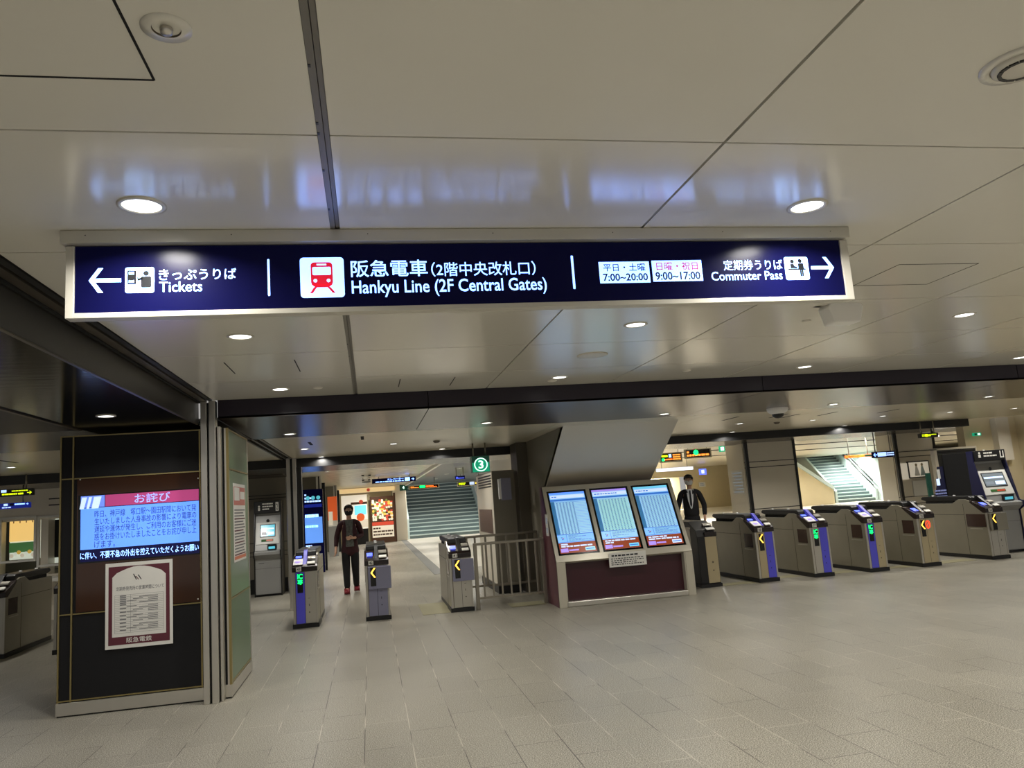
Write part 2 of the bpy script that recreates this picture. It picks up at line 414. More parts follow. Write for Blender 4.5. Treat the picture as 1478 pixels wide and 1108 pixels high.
# wall behind the left ticket machine
b = B()
b.box(-9, -1.66, 16.25, 16.45, 0, 2.45, 'wall_grey')
for z in (.72, .80, .98, 1.86, 1.92): b.box(-9, -1.66, 16.243, 16.25, z, z+.012, 'black')
b.box(-9, -1.66, 16.2, 16.25, 0, .28, 'black'); b.box(-9, -1.6, 15.1, 16.25, 2.27, 2.45, 'beam_under')
struct(b, 'wall_left')
b = B(); b.box(-1.6, -1.45, 16.3, 16.5, 0, 2.45, 'black'); b.box(-1.45, -1.36, 16.3, 16.5, 0, 2.45, 'wall_cream'); struct(b, 'trim_15')
# centre left far wall parts
b = B(); b.box(-4, -1.35, 21.2, 21.4, 0, 2.45, 'wall_dark'); struct(b, 'wall_back')
b = B(); b.box(-4, -1.3, 30.3, 30.6, 0, 2.45, 'wall_grey'); struct(b, 'wall_back')
b = B(); b.box(-4, 1.0, 36, 36.2, 0, 2.5, 'wall_beige'); struct(b, 'wall_back')
# pale column beside the far stairs
b = B(); b.box(1.02, 1.62, 35.0, 36.0, 0, 2.5, 'wall_cream'); struct(b, 'column_far', .02)

def stairs(name, X0, X1, Y0, n, rise=.17, run=.30, ang=0., wl=True, hl=.9, z0=0., wallmat='stair_wall'):
    o = b = B()
    for i in range(n):
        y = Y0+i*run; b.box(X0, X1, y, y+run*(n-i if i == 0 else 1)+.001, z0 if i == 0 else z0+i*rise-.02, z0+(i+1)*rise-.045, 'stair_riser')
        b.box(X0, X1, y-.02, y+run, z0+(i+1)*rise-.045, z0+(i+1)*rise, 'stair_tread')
    L = n*run; Hh = n*rise
    for x, w in ((X1, .12), (X0-.12, .12)):
        b.prism([(Y0-.15, z0), (Y0-.15, z0+hl), (Y0+L, z0+Hh+hl), (Y0+L, z0)], x, x+w, wallmat)
    return b
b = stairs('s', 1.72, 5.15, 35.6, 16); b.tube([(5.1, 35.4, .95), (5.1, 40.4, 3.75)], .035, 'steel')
b.box(-2, 9, 41, 41.2, 0, 4.5, 'stair_riser')
struct(b, 'staircase')
b = B(); b.box(5.4, 5.7, 30, 46, 0, 2.7, 'wall_cream'); struct(b, 'wall_right')

# right: tiled piers that stand behind the gates
def pier(name, Xc, X1, Y, depth, zt=2.30):
    b = B()
    b.box(Xc, X1, Y, Y+depth, 0, zt, 'wall_cream')
    for z in (.50, .66, .95, 1.05, 1.72, 1.86):
        pass
    for z in (.78, .93, 1.77, 1.88):
        b.box(Xc-.004, X1+.001, Y-.004, Y+depth, z, z+.014, 'black_matte')
    b.box(Xc-.02, Xc+.045, Y-.02, Y+.04, 0, zt, 'black'); b.box(X1-.02, X1+.03, Y-.02, Y+.06, 0, zt, 'black')
    b.box(Xc-.012, Xc-.002, Y+.1, Y+depth, 0, zt, 'wall_cream')
    return struct(b, name)
pier('column_right', 7.58, 8.66, 14.5, .85); pier('column_right', 11.02, 11.95, 14.5, .6)

# far right wall of the gate hall, stepped beige walls
b = B()
b.box(11.95, 13.4, 13.6, 13.8, 0, H2+.04, 'wall_beige'); b.box(13.2, 13.4, 11.6, 13.6, 0, H2+.04, 'wall_beige')
b.box(13.0, 13.2, 12.4, 13.0, 1.7, 2.2, 'wall_beige'); b.box(12.6, 12.9, 13.45, 13.6, 1.55, H2, 'slab')
b.box(13.4, 20, 11.4, 11.6, 0, H2+.04, 'wall_beige')
struct(b, 'wall_right')
b = B(); b.box(13.02, 13.2, 12.0, 13.4, .75, .84, 'fascia'); struct(b, 'trim_16')
# far concourse walls
b = B()
b.box(5.7, 17.0, 46, 46.4, 0, 2.7, 'wall_beige'); b.box(19.9, 46, 46, 46.4, 0, 2.7, 'wall_beige')
b.box(17, 19.9, 46, 46.4, 2.05, 2.7, 'wall_beige'); b.box(16.9, 20, 47.6, 47.8, 0, 2.7, 'wall_beige')
struct(b, 'wall_back')
b = B(); b.box(45.6, 46, 15, 52, 0, 3, 'wall_cream'); b.box(16, 46, 14.8, 15.0, 0, 2.4, 'wall_beige'); struct(b, 'wall_right')
# right stairs turned towards the left as they rise
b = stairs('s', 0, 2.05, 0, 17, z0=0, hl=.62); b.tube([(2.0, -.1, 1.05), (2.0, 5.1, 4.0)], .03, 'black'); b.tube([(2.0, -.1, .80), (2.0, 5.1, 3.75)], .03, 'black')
b.box(-.1, 5.5, 5.6, 5.8, 0, 5, 'stair_wall'); b.box(2.18, 2.3, -3.5, 5.6, 0, 4.5, 'stair_wall')
s2 = struct(b, 'staircase'); s2.location = (24.5, 37.4, 0); s2.rotation_euler = (0, 0, -.18)
q = [atY(1143, 668, 36.6), atY(1203, 707, 36.6), atY(1143, 740, 36.6)]
b = B(); b.prism([(18.6, 0), (q[1].x, 0), (q[1].x, q[1].z), (q[0].x, q[0].z), (18.6, q[0].z+1)], 36.6, 36.8, 'wall_beige', 'y')
b.prism([(q[1].x, q[1].z), (q[1].x, q[1].z+.2), (q[0].x, q[0].z+.2), (q[0].x, q[0].z)], 36.5, 36.9, 'stair_wall', 'y'); struct(b, 'wall_right')

# stair soffit that comes down behind the kiosk, its side wall and the dark pier
b = B()
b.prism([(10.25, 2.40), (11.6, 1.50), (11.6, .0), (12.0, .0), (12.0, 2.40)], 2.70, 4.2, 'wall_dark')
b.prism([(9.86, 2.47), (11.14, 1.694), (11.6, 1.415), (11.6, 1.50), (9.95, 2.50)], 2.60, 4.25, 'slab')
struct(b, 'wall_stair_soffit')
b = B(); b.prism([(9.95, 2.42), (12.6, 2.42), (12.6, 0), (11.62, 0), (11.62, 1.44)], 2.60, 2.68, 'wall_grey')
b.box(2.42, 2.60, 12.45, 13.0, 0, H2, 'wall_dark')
struct(b, 'wall_stair_side')

# left hall beyond the column: office wall with windows
OY = 15.0
b = B()
b.box(-12, -3.3, OY, OY+.3, 1.74, 2.45, 'wall_cream')
b.box(-12, -3.3, OY, OY+.3, 0, .78, 'wall_cream')
b.box(-12, -6.4, OY, OY+.3, .78, 1.74, 'wall_cream'); b.box(-5.72, -5.6, OY, OY+.3, .78, 1.74, 'wall_cream')
for z in (1.97, 2.08): b.box(-5.6, -3.3, OY-.006, OY, z, z+.02, 'fascia')
b.box(-12, -3.3, OY+1.6, OY+1.7, 0, 2.45, 'office_white')
struct(b, 'wall_left')

# ================================================================== CEILING FIXTURES
LAMP = 1.85
def downlight(p, label, r=.062, power=9., ring=True, grp='recessed downlights'):
    t = thing('downlight', p, label, 'ceiling light', grp)
    b = B(); b.lathe([(r*1.28, 0.004), (r*1.28, -.004), (r*1.05, -.006), (r, -.001), (r, .02)], 'lamp_ring'); b.build('trim_ring', t)
    b = B(); b.disc((0, 0, -.0015), r, 'white_light'); o = b.build('lamp_lens', t, recalc=False)
    ld = bpy.data.lights.new('downlight_lamp', 'AREA'); ld.shape = 'DISK'; ld.size = r*2; ld.energy = power*LAMP; ld.spread = math.radians(150); ld.color = (1, .965, .89)
    lo = bpy.data.objects.new('downlight_lamp', ld); COL.objects.link(lo); lo.parent = t; lo.location = (0, 0, -.006)
    return t
rows = {2.588: 'ceiling row in front of the hanging sign', 4.58: 'ceiling row just beyond the hanging sign', 6.62: 'ceiling row closest to the dark beam'}
for Y, rn in rows.items():
    for i, X in enumerate((-.70, 1.735, 4.18, 6.62)):
        if Y == 2.588 and i > 1: 
            downlight((X, Y, H1), 'round ceiling downlight outside the frame right of the hanging sign, %s one' % ('nearer' if i == 2 else 'farther'), power=9); continue
        nm = ['first', 'second', 'third', 'fourth'][i]
        downlight((X, Y, H1), 'round downlight in the %s, %s from the left' % (rn, nm), .06)
for Y in (.55, -1.5, -3.5):
    for X in (-.70, 1.735, 4.18, 6.62):
        downlight((X, Y, H1), 'round ceiling downlight behind the viewer at %.1f, %.1f metres' % (X, Y), .066)
for X in (9.1, 11.4):
    for Y in (.55, 2.59, 4.58, 6.62): downlight((X, Y, H1), 'round ceiling downlight beyond the right edge at %.1f, %.1f metres' % (X, Y), .066)
for i, (px, s) in enumerate((((418, 626), 'far left'), ((702, 610), 'above the green exit sign'), ((959, 597), 'above the sloping stair soffit'), ((1203, 583), 'right of the dome camera'), ((1427, 572), 'far right'))):
    p = atZ(*px, HU); downlight((p.x, p.y, HU-.001), 'small downlight in the brown underside of the dark beam, %s' % s, .055, 6)
for px, s in (((439.6, 647.5), 'left of two above the walking woman'), ((464, 659), 'right of two above the walking woman, close to the black beam'), ((568, 640), 'above the elevator sign'), ((638, 647.5), 'beside the green exit sign'),
              ((1068, 611), 'above the left tiled pier'), ((1057, 623), 'against the black beam over the left tiled pier'), ((1173, 606), 'right of the left tiled pier'), ((1219, 614), 'against the black beam over the far right staircase'),
              ((1274, 600), 'between the two tiled piers, front row'), ((1356, 607), 'at the right end of the black beam'), ((1371, 594.5), 'over the right ticket machine'), ((1464.6, 589), 'at the extreme right edge'),
              ((16, 674), 'at the extreme left edge over the side hall'), ((78, 683.5), 'next to the black column over the side hall')):
    p = atZ(*px, H2); downlight((p.x, p.y, H2-.001), 'gate hall downlight, %s' % s, .055, 7)
p = atZ(153, 600, 2.362); downlight((p.x, p.y, 2.361), 'bright downlight in the glossy black soffit above the screen column', .055, 5)
for px, s in (((472, 680), 'above the blue information screen'), ((627, 669), 'left of the dark strip ceiling'), ((1145, 641), 'beside the left tiled pier'), ((1272, 630), 'above the blue sign by the right pier')):
    p = atZ(*px, 2.275); downlight((p.x, p.y, 2.274), 'tiny downlight under the black beam, %s' % s, .05, 4)
for i, Y in enumerate((17, 20.5, 24, 28, 32)):
    downlight((2.4, Y, 2.399), 'small downlight in the far dark strip ceiling, %s in from the gates' % ['first', 'second', 'third', 'fourth', 'fifth'][i], .06, 22)
for X, Y in ((-.5, 18), (-.5, 23), (-.3, 28), (.2, 33), (-3, 19), (-3, 26)):
    downlight((X, Y, H3-.001), 'downlight in the pale far corridor ceiling %d metres in, %s side' % (Y, 'left' if X < -1 else 'walkway'), .06, 22)
for X, Y in ((8, 18), (8, 26), (8, 36), (14, 20), (14, 30), (14, 42), (20, 24), (20, 34), (26, 28), (26, 38), (18.5, 46.8)):
    downlight((X, Y, 2.619), 'downlight in the far concourse ceiling, %d metres across and %d metres deep' % (X, Y), .08, 130)
downlight((-4.6, 16.0, 2.44), 'downlight inside the station office', .06, 18); downlight((-6.5, 12.5, H2-.001), 'downlight over the hidden end of the side hall', .06, 8)
downlight((-2.3, 14.2, 2.274), 'added fill lamp under the black beam in front of the left ticket machine', .05, 9)  # added lamp, no visible source, brightens the left ticket machine
downlight((12.4, 12.4, H2-.001), 'added fill lamp by the beige wall at the right end of the gate hall', .055, 9)  # extra lamp put in to lift the dark portal and right walls
for X, Y in ((-4, 3), (-4, 5.5), (-7, 4), (-2.2, 2.5)): downlight((X, Y, 2.361), 'downlight in the black ceiling left of view at %.1f, %.1f metres' % (X, Y), .055, 5)
for X, Y, n_ in ((24.3, 35.5, 'nearer'), (26.5, 39.5, 'farther')): downlight((X, Y, 2.619), '%s of two added fill lamps over the far right staircase' % n_, .08, 16)  # both lamps added only to light up the dark stairs
for X, n_ in ((2.2, 'left'), (4.6, 'right')): downlight((X, 34.9, 2.36), '%s of two downlights at the foot of the middle far staircase' % n_, .08, 22)
for X, Y in ((3.4, 36.8),): pass

# sprinkler fitting top left
t = thing('ceiling_sprinkler', atZ(240, 40, H1), 'round recessed sprinkler head with chrome cup near the top left corner', 'sprinkler')
b = B(); b.lathe([(.052, .002), (.052, -.003), (.03, -.004)], 'ceiling_panel'); b.build('cover_plate', t)
b = B(); b.lathe([(.03, -.004), (.03, -.002), (.022, .012), (.001, .014)], 'steel_dark'); b.build('cup', t)
b = B(); b.lathe([(.001, -.016), (.012, -.014), (.014, -.004), (.006, .004)], 'steel'); b.build('head', t)
# air diffuser top right
c = atZ(1474, 92, H1)
t = thing('ceiling_speaker', (c.x, c.y, H1), 'round ceiling vent with black slots at the top right edge', 'vent')
b = B(); b.lathe([(.10, .001), (.10, -.006), (.078, -.008), (.074, -.004)], 'ceiling_panel'); b.build('rim', t)
b = B(); b.lathe([(.072, -.002), (.07, -.012), (.05, -.018), (.001, -.02)], 'lamp_ring'); b.build('cap', t)
b = B()
for i in range(14):
    a = 2*PI*i/14; b.box(-.011, .011, -.005, .005, -.0185, -.0145, 'black'); 
    for v in b.bm.verts[-8:] if False else []: pass
    b.bm.verts.ensure_lookup_table()
    vs = b.bm.verts[-8:]
    bmesh.ops.rotate(b.bm, verts=vs, cent=(0, 0, 0), matrix=Matrix.Rotation(a+PI/2, 3, 'Z'))
    bmesh.ops.translate(b.bm, verts=vs, vec=(.052*math.cos(a), .052*math.sin(a), -.001))
b.build('slots', t)
# small detectors / flush speakers
for px, r, s, nm, ct in (((1164, 462), .03, 'tiny detector left of the white angled sensor box', 'smoke_detector', 'detector'), ((855, 512), .12, 'flush round beige speaker cover in the reflective ceiling panel', 'ceiling_speaker', 'speaker'),
                  ((797, 549), .045, 'small smoke detector hugging the top of the dark beam', 'smoke_detector', 'detector'), ((459, 559), .04, 'small detector left of centre near the dark beam', 'smoke_detector', 'detector'), ((991, 534), .04, 'small detector right of centre near the dark beam', 'smoke_detector', 'detector')):
    p = atZ(*px, H1); b = B(); b.lathe([(r, .001), (r, -.004), (r*.9, -.008), (r*.5, -.012 if r < .1 else -.009), (.001, -.013 if r < .1 else -.009)], 'lamp_ring'); o = b.build(nm, loc=(p.x, p.y, H1)); tag(o, s, ct)
for px, s in (((630, 636), 'small square sensor on the gate hall ceiling left of the exit sign'), ((1121, 609), 'small round sensor under the dome camera')):
    p = atZ(*px, H2); b = B(); b.lathe([(.05, .001), (.05, -.01), (.03, -.03), (.001, -.032)], 'steel_dark'); o = b.build('ceiling_sensor', loc=(p.x, p.y, H2)); tag(o, s, 'sensor')
# white angled sensor
t = thing('ceiling_sensor', (2.965, 4.22, H1+.012), 'white plastic angled sensor box hanging below the right end of the sign', 'sensor')
b = B(); b.prism([(-.10, -.0), (-.122, -.03), (-.09, -.13), (.09, -.13), (.122, -.03), (.10, 0)], -.06, .06, 'white_plastic', 'y'); b.build('housing', t, .008)
b = B(); b.box(-.17, -.125, -.01, .03, -.012, 0, 'lamp_ring'); b.build('bracket', t)
# dome camera
t = thing('ceiling_camera', atZ(1113, 591, HU)+Vector((0, -.15, .010)), 'white dome security camera on the underside of the dark beam', 'camera')
b = B(); b.lathe([(.13, 0), (.13, -.03), (.115, -.06), (.075, -.085)], 'white_plastic'); b.build('housing', t)
b = B(); b.lathe([(.075, -.085), (.065, -.115), (.035, -.135), (.001, -.14)], 'black'); b.build('lens_dome', t)

# ================================================================== HANGING SIGN
SY = 2.845
pL, pR = atY(108, 400, SY).x, atY(1216, 390, SY).x
zt, zb = atY(600, 352, SY).z, atY(600, 441, SY).z
sx0, sx1, sz0 = atY(95, 430, SY).x, atY(1228, 400, SY).x, atY(600, 448, SY).z
t = thing('hanging_sign', ((sx0+sx1)/2, SY, H1), 'long navy station sign in a white frame hung from the ceiling, pointing to the gates', 'sign')
ox = (sx0+sx1)/2
b = B(); b.box(sx0-ox-.012, sx1-ox+.002, -.03, .06, zt+.004-H1, -.001, 'frame_white'); b.build('ceiling_cap', t, .002)
b = B(); b.box(sx0-ox, pL-ox, -.008, .045, sz0-H1, zt-H1, 'frame_white'); b.box(pR-ox, sx1-ox, -.008, .045, sz0-H1, zt-H1, 'frame_white')
b.box(pL-ox, pR-ox, -.008, .045, sz0-H1, zb-H1, 'frame_white'); b.box(pL-ox, pR-ox, .02, .045, zb-H1, zt-H1, 'frame_white'); b.build('frame', t, .0015)
b = B()
for px in (123, 334, 531, 712, 885, 1044, 1200): q = atY(px, 345, SY-.03); b.disc((q.x-ox, -.031, (zt+H1)/2+.005-H1), .0022, 'black', 'y', 10)
b.build('screws', t)
b = B(); b.box(pL-ox, pR-ox, 0, .019, zb-H1, zt-H1, 'sign_navy'); face = b.build('face_panel', t)
def srect(x0, y0, x1, y1, s=.02):
    h = (y1-y0)-s*(x1-x0); cx, cy = (x0+x1)/2, (y0+y1)/2
    a = atY(x0, cy+s*(x1-x0)/2, SY); c = atY(x1, cy-s*(x1-x0)/2, SY); lo = atY(cx, cy+h/2, SY).z; hi = atY(cx, cy-h/2, SY).z
    return a.x-ox, lo-H1, c.x-ox, hi-H1
D = -.0012
for s, rc, bo in (('きっぷうりば', (229.4, 386.5, 341, 404.5), .008), ('Tickets', (230, 405.5, 292, 421.5), .005), ('阪急電車', (506.3, 374, 617, 400.5), .010), ('（2階中央改札口）', (622.4, 376, 772.8, 399.5), .006),
              ('Hankyu Line (2F Central Gates)', (507.8, 399.6, 789, 429.5), .010), ('定期券うりば', (1044, 374, 1129, 390.5), .003), ('Commuter Pass', (1026.7, 390.5, 1129, 405), .005)):
    b = B(); add_text(b, s, *srect(*rc), 'sign_letter', D, bold=bo); b.build('lettering', t)
def rrect(b, u0, v0, u1, v1, r, m, d):
    pts = []
    for cx, cy, a0 in ((u1-r, v1-r, 0), (u0+r, v1-r, 90), (u0+r, v0+r, 180), (u1-r, v0+r, 270)):
        for k in range(5): a = math.radians(a0+k*22.5); pts.append((cx+r*math.cos(a), d, cy+r*math.sin(a)))
    b.face(pts, m)
b = B()
for rc in ((386.3, 374, 389.5, 427), (825.5, 369, 828.7, 417)):
    u0, v0, u1, v1 = srect(*rc, s=0); rrect(b, u0, v0, u1, v1, .003, 'sign_letter', D)
b.build('divider_lines', t)
def arrow(rc, left):
    u0, v0, u1, v1 = srect(*rc, s=0); b = B(); w = (v1-v0)*.155; mid = (v0+v1)/2; k = (v1-v0)/2
    def X(u): return u if left else u0+u1-u
    R(b, *sorted([X(u0+k*.25), X(u1)])[:1], mid-w/2, sorted([X(u0+k*.25), X(u1)])[1], mid+w/2, 'sign_letter', D)
    for sg in (1, -1):
        e = u0+k*1.0
        b.face([(X(u0), D-.0002, mid), (X(u0+w*1.15), D-.0002, mid), (X(e+w*.2), D-.0002, mid+sg*(k)), (X(e-w*1.0), D-.0002, mid+sg*k)], 'sign_letter')
    b.build('arrow', t, recalc=False)
arrow((128, 387, 175, 422.5), True); arrow((1170.5, 371, 1203.5, 401.5), False)
def icon(name, rc, fn):
    u0, v0, u1, v1 = srect(*rc); b = B(); rrect(b, u0, v0, u1, v1, (u1-u0)*.08, 'sign_letter', D)
    fn(b, lambda u: u0+u*(u1-u0), lambda v: v0+v*(v1-v0), u1-u0); b.build(name, t, recalc=False)
D2 = D-.0006
def i_ticket(b, U, V, w):
    R(b, U(.08), V(.34), U(.38), V(.88), 'picto_dark', D2); R(b, U(.13), V(.72), U(.31), V(.83), 'sign_letter', D2-.0003); R(b, U(.13), V(.40), U(.31), V(.5), 'sign_letter', D2-.0003); R(b, U(.16), V(.48), U(.28), V(.62), 'picto_dark', D2-.0005)
    b.disc((U(.72), D2, V(.76)), w*.10, 'picto_dark', 'y'); rrect(b, U(.54), V(.20), U(.90), V(.64), w*.05, 'picto_dark', D2)
    b.face([(U(.42), D2, V(.55)), (U(.46), D2, V(.46)), (U(.60), D2, V(.54)), (U(.60), D2, V(.62))], 'picto_dark'); b.face([(U(.40), D2, V(.62)), (U(.44), D2, V(.62)), (U(.48), D2, V(.48)), (U(.43), D2, V(.48))], 'picto_dark')
def i_train(b, U, V, w):
    rrect(b, U(.24), V(.30), U(.74), V(.88), w*.08, 'sign_red', D2); b.face([(U(.24), D2, V(.33)), (U(.34), D2, V(.25)), (U(.64), D2, V(.25)), (U(.74), D2, V(.33))], 'sign_red')
    R(b, U(.38), V(.80), U(.60), V(.84), 'sign_letter', D2-.0004); rrect(b, U(.28), V(.56), U(.70), V(.76), w*.03, 'sign_letter', D2-.0004)
    for u in (.34, .64): b.disc((U(u), D2-.0004, V(.42)), w*.042, 'sign_letter', 'y')
    for a, c in ((.34, .24), (.64, .76)): b.face([(U(a-.035), D2, V(.26)), (U(a+.035), D2, V(.26)), (U(c+.035), D2, V(.11)), (U(c-.035), D2, V(.11))], 'sign_red')
def i_clerk(b, U, V, w):
    for u, v in ((.33, .80), (.66, .82)): b.disc((U(u), D2, V(v)), w*.085, 'picto_dark', 'y')
    R(b, U(.12), V(.43), U(.88), V(.49), 'picto_dark', D2)
    b.face([(U(.24), D2, V(.5)), (U(.52), D2, V(.5)), (U(.52), D2, V(.58)), (U(.42), D2, V(.60)), (U(.38), D2, V(.70)), (U(.24), D2, V(.70))], 'picto_dark')
    rrect(b, U(.56), V(.42), U(.80), V(.72), w*.04, 'picto_dark', D2-.0002)
    for u in (.62, .70): R(b, U(u-.005), V(.14), U(u+.07), V(.45), 'picto_dark', D2)
icon('pictogram', (180.7, 385.5, 222.9, 423), i_ticket); icon('pictogram', (433.4, 371, 496.8, 430), i_train); icon('pictogram', (1132.7, 370.5, 1166.8, 404), i_clerk)
for rc, t1, r1, m1, t2, r2 in (((865, 377, 937.5, 409), '平日・土曜', (870.4, 379.7, 931, 392), 'sign_ink_blue', '7:00~20:00', (870.4, 393.8, 935, 406)),
                              ((941.4, 375, 1013.3, 406.5), '日曜・祝日', (947, 377.5, 1006.8, 390.5), 'sign_ink_red', '9:00~17:00', (946, 391.5, 1010.5, 404.5))):
    b = B(); R(b, *srect(*rc), 'sign_letter', D); add_text(b, t1, *srect(*r1), m1, D2, bold=.012); add_text(b, t2, *srect(*r2), 'sign_ink', D2, bold=.022); b.build('hours_panel', t, recalc=False)

# ================================================================== COLUMN SCREEN AND POSTERS
SC0 = CY0-.004
x0 = atY(113, 760, SC0).x; x1 = atY(288.5, 750, SC0).x
cx = (x0+x1)/2
zs0 = atY(200, 803, SC0).z; zs1 = atY(200, 711, SC0).z
t = thing('information_screen', (cx, SC0, .83), 'wide lit screen with pink headline and blue apology text set in the black column', 'screen')
def L(x, y): q = atY(x, y, SC0); return q.x-cx, q.z-.83
b = B(); b.box(x0-cx-.012, x1-cx+.012, -.002, .006, 0, 1.115, 'brown_glass'); b.build('glass_surround', t)
b = B(); b.box(x0-cx, x1-cx, -.006, -.002, zs0-.83-.02, zs1-.83+.01, 'screen_black'); b.build('bezel', t)
b = B(); D = -.0075
W0, W1 = x0-cx+.02, x1-cx-.006; z0 = zs0-.83; z1 = zs1-.83; hh = z1-z0
R(b, W0, z0+hh*.17, W1, z0+hh*.81, 'lcd_blue', D); R(b, W0, z0-.01, W1, z0+hh*.165, 'lcd_navy', D)
R(b, W0, z0+hh*.82, W0+.19, z1, 'lcd_logo', D); R(b, W0+.195, z0+hh*.82, W1, z1, 'lcd_pink', D)
b.face([(W1-.35, D-.0003, z1), (W1-.2, D-.0003, z1), (W1-.12, D-.0003, z0+hh*.83), (W1-.16, D-.0003, z0+hh*.83)], 'lcd_violet') if False else None
add_text(b, 'お詫び', W0+.43, z0+hh*.84, W0+.72, z0+hh*.985, 'lcd_title', D-.0006, bold=.004)
for k, (a, c) in enumerate(((-.01, .035), (.045, .075), (.085, .15))): b.face([(W0+a, D-.0005, z0+hh*.80), (W0+c-.01, D-.0005, z0+hh*.80), (W0+c+.015, D-.0005, z1-.01), (W0+a+.02, D-.0005, z1-.01)], 'lcd_white')
body = ['昨日、神戸線　塚口駅～園田駅間において発', '生いたしました人身事故の影響により電車の', '遅延や運休が発生し、ご利用のお客様にご迷', '惑をお掛けいたしましたことをお詫び申し上', 'げます。']
for i, s in enumerate(body):
    zz = z0+hh*(.72-.118*i); add_text(b, s, W0+.11, zz-.035, W0+.11+(.825 if i < 4 else .165), zz+.025, 'lcd_ink', D-.0006, bold=.004)
add_text(b, 'に伴い、不要不急の外出を控えていただくようお願い', W0+.0, z0+.012, W1-.005, z0+hh*.13, 'sign_letter', D-.0006, bold=.004)
b.build('display', t, recalc=False)
b = B()
for x, y in ((286, 690), (286, 864), (116, 692)): u, v = L(x, y); b.disc((u, -.0045, v), .006, 'white', 'y', 12)
b.build('fixing_studs', t)

# paper notice taped over column
PY = SC0-.0090
a = atY(151.5, 938, PY); c = atY(249, 806, PY)
t = thing('paper_notice', ((a.x+c.x)/2, PY, a.z), 'white notice with maroon border and timetable taped below the column screen', 'poster')
w = (c.x-a.x)/2; h = c.z-a.z; D = -.001
b = B(); b.box(-w, w, 0, .0008, 0, h, 'paper'); b.build('sheet', t)
b = B()
R(b, -w+.025, .03, w-.025, h-.03, 'maroon_print', D)
pts = [(-w+.055, D-.0004, .095), (w-.055, D-.0004, .095), (w-.055, D-.0004, h-.12)]
for k in range(9):
    u = 1-2*k/8; pts.append((u*(w-.09), D-.0004, h-.085+.05*math.cos(u*PI/2)))
pts.append((-w+.055, D-.0004, h-.12)); b.face(pts, 'paper')
add_text(b, '阪急電鉄', -.10, .042, .10, .085, 'paper', D-.0006, bold=.008)
add_text(b, '定期券発売所の営業時間について', -w+.085, h-.235, w-.07, h-.20, 'print_grey', D-.0008, bold=.01)
for k, (sx, sz) in enumerate(((-.03, .0), (-.012, -.02), (.008, -.01))): b.face([(sx-.02, D-.0008, h-.10+sz), (sx-.012, D-.0008, h-.10+sz), (sx+.012, D-.0008, h-.15), (sx+.004, D-.0008, h-.15)], 'maroon_print' if k == 1 else 'tie')
add_text(b, 'ρ', .0, h-.135, .035, h-.085, 'maroon_print', D-.0009, bold=.01) if False else None
b.build('border_print', t, recalc=False)
b = B(); tz0, tz1 = .125, h-.27; n = 21
for i in range(n+1): z = tz0+(tz1-tz0)*i/n; R(b, -w+.075, z-.0008, w-.075, z+.0008, 'print_grey', D-.0008)
for u in (-w+.075, -w+.20, w-.075): R(b, u-.0008, tz0, u+.0008, tz1, 'print_grey', D-.0008)
for i in range(n):
    z = tz0+(tz1-tz0)*(i+.5)/n
    R(b, -w+.115, z-.004, -w+.165, z+.004, 'print_grey', D-.0009) if i % 2 or i > 14 else None
    for u in ((.0, .05, -.05)[i % 3], .12): R(b, u-.05, z-.0025, u+.03, z+.0025, 'print_grey', D-.0009) if (i*7) % 5 else None
b.build('table_print', t, recalc=False)
# poster on the green side
a = atX(338, 812, CXR+.006); c = atX(353, 700, CXR+.006)
t = thing('wall_poster', (CXR+.006, a.y, a.z), 'narrow red and white printed poster on the green glass side of the column', 'poster')
b = B(); b.box(0, .002, 0, c.y-a.y, 0, c.z-a.z, 'paper'); b.build('sheet', t)
b = B(); wy = c.y-a.y; hz = c.z-a.z
def RX(u0, v0, u1, v1, m, d=.003): b.face([(d, u0, v0), (d, u1, v0), (d, u1, v1), (d, u0, v1)], m)
RX(.02, hz*.72, wy-.02, hz-.03, 'poster_red'); RX(.05, hz*.78, wy*.5, hz*.95, 'paper', .0035); RX(wy*.55, hz*.8, wy-.05, hz*.9, 'paper', .0035)
for i in range(16): RX(.04, hz*(.08+i*.038), wy-.04-.05*(i % 3), hz*(.095+i*.038), ('print_grey', 'maroon_print')[i % 4 == 0])
RX(.02, .02, wy-.02, .05, 'food_matt')
b.build('print', t, recalc=False)

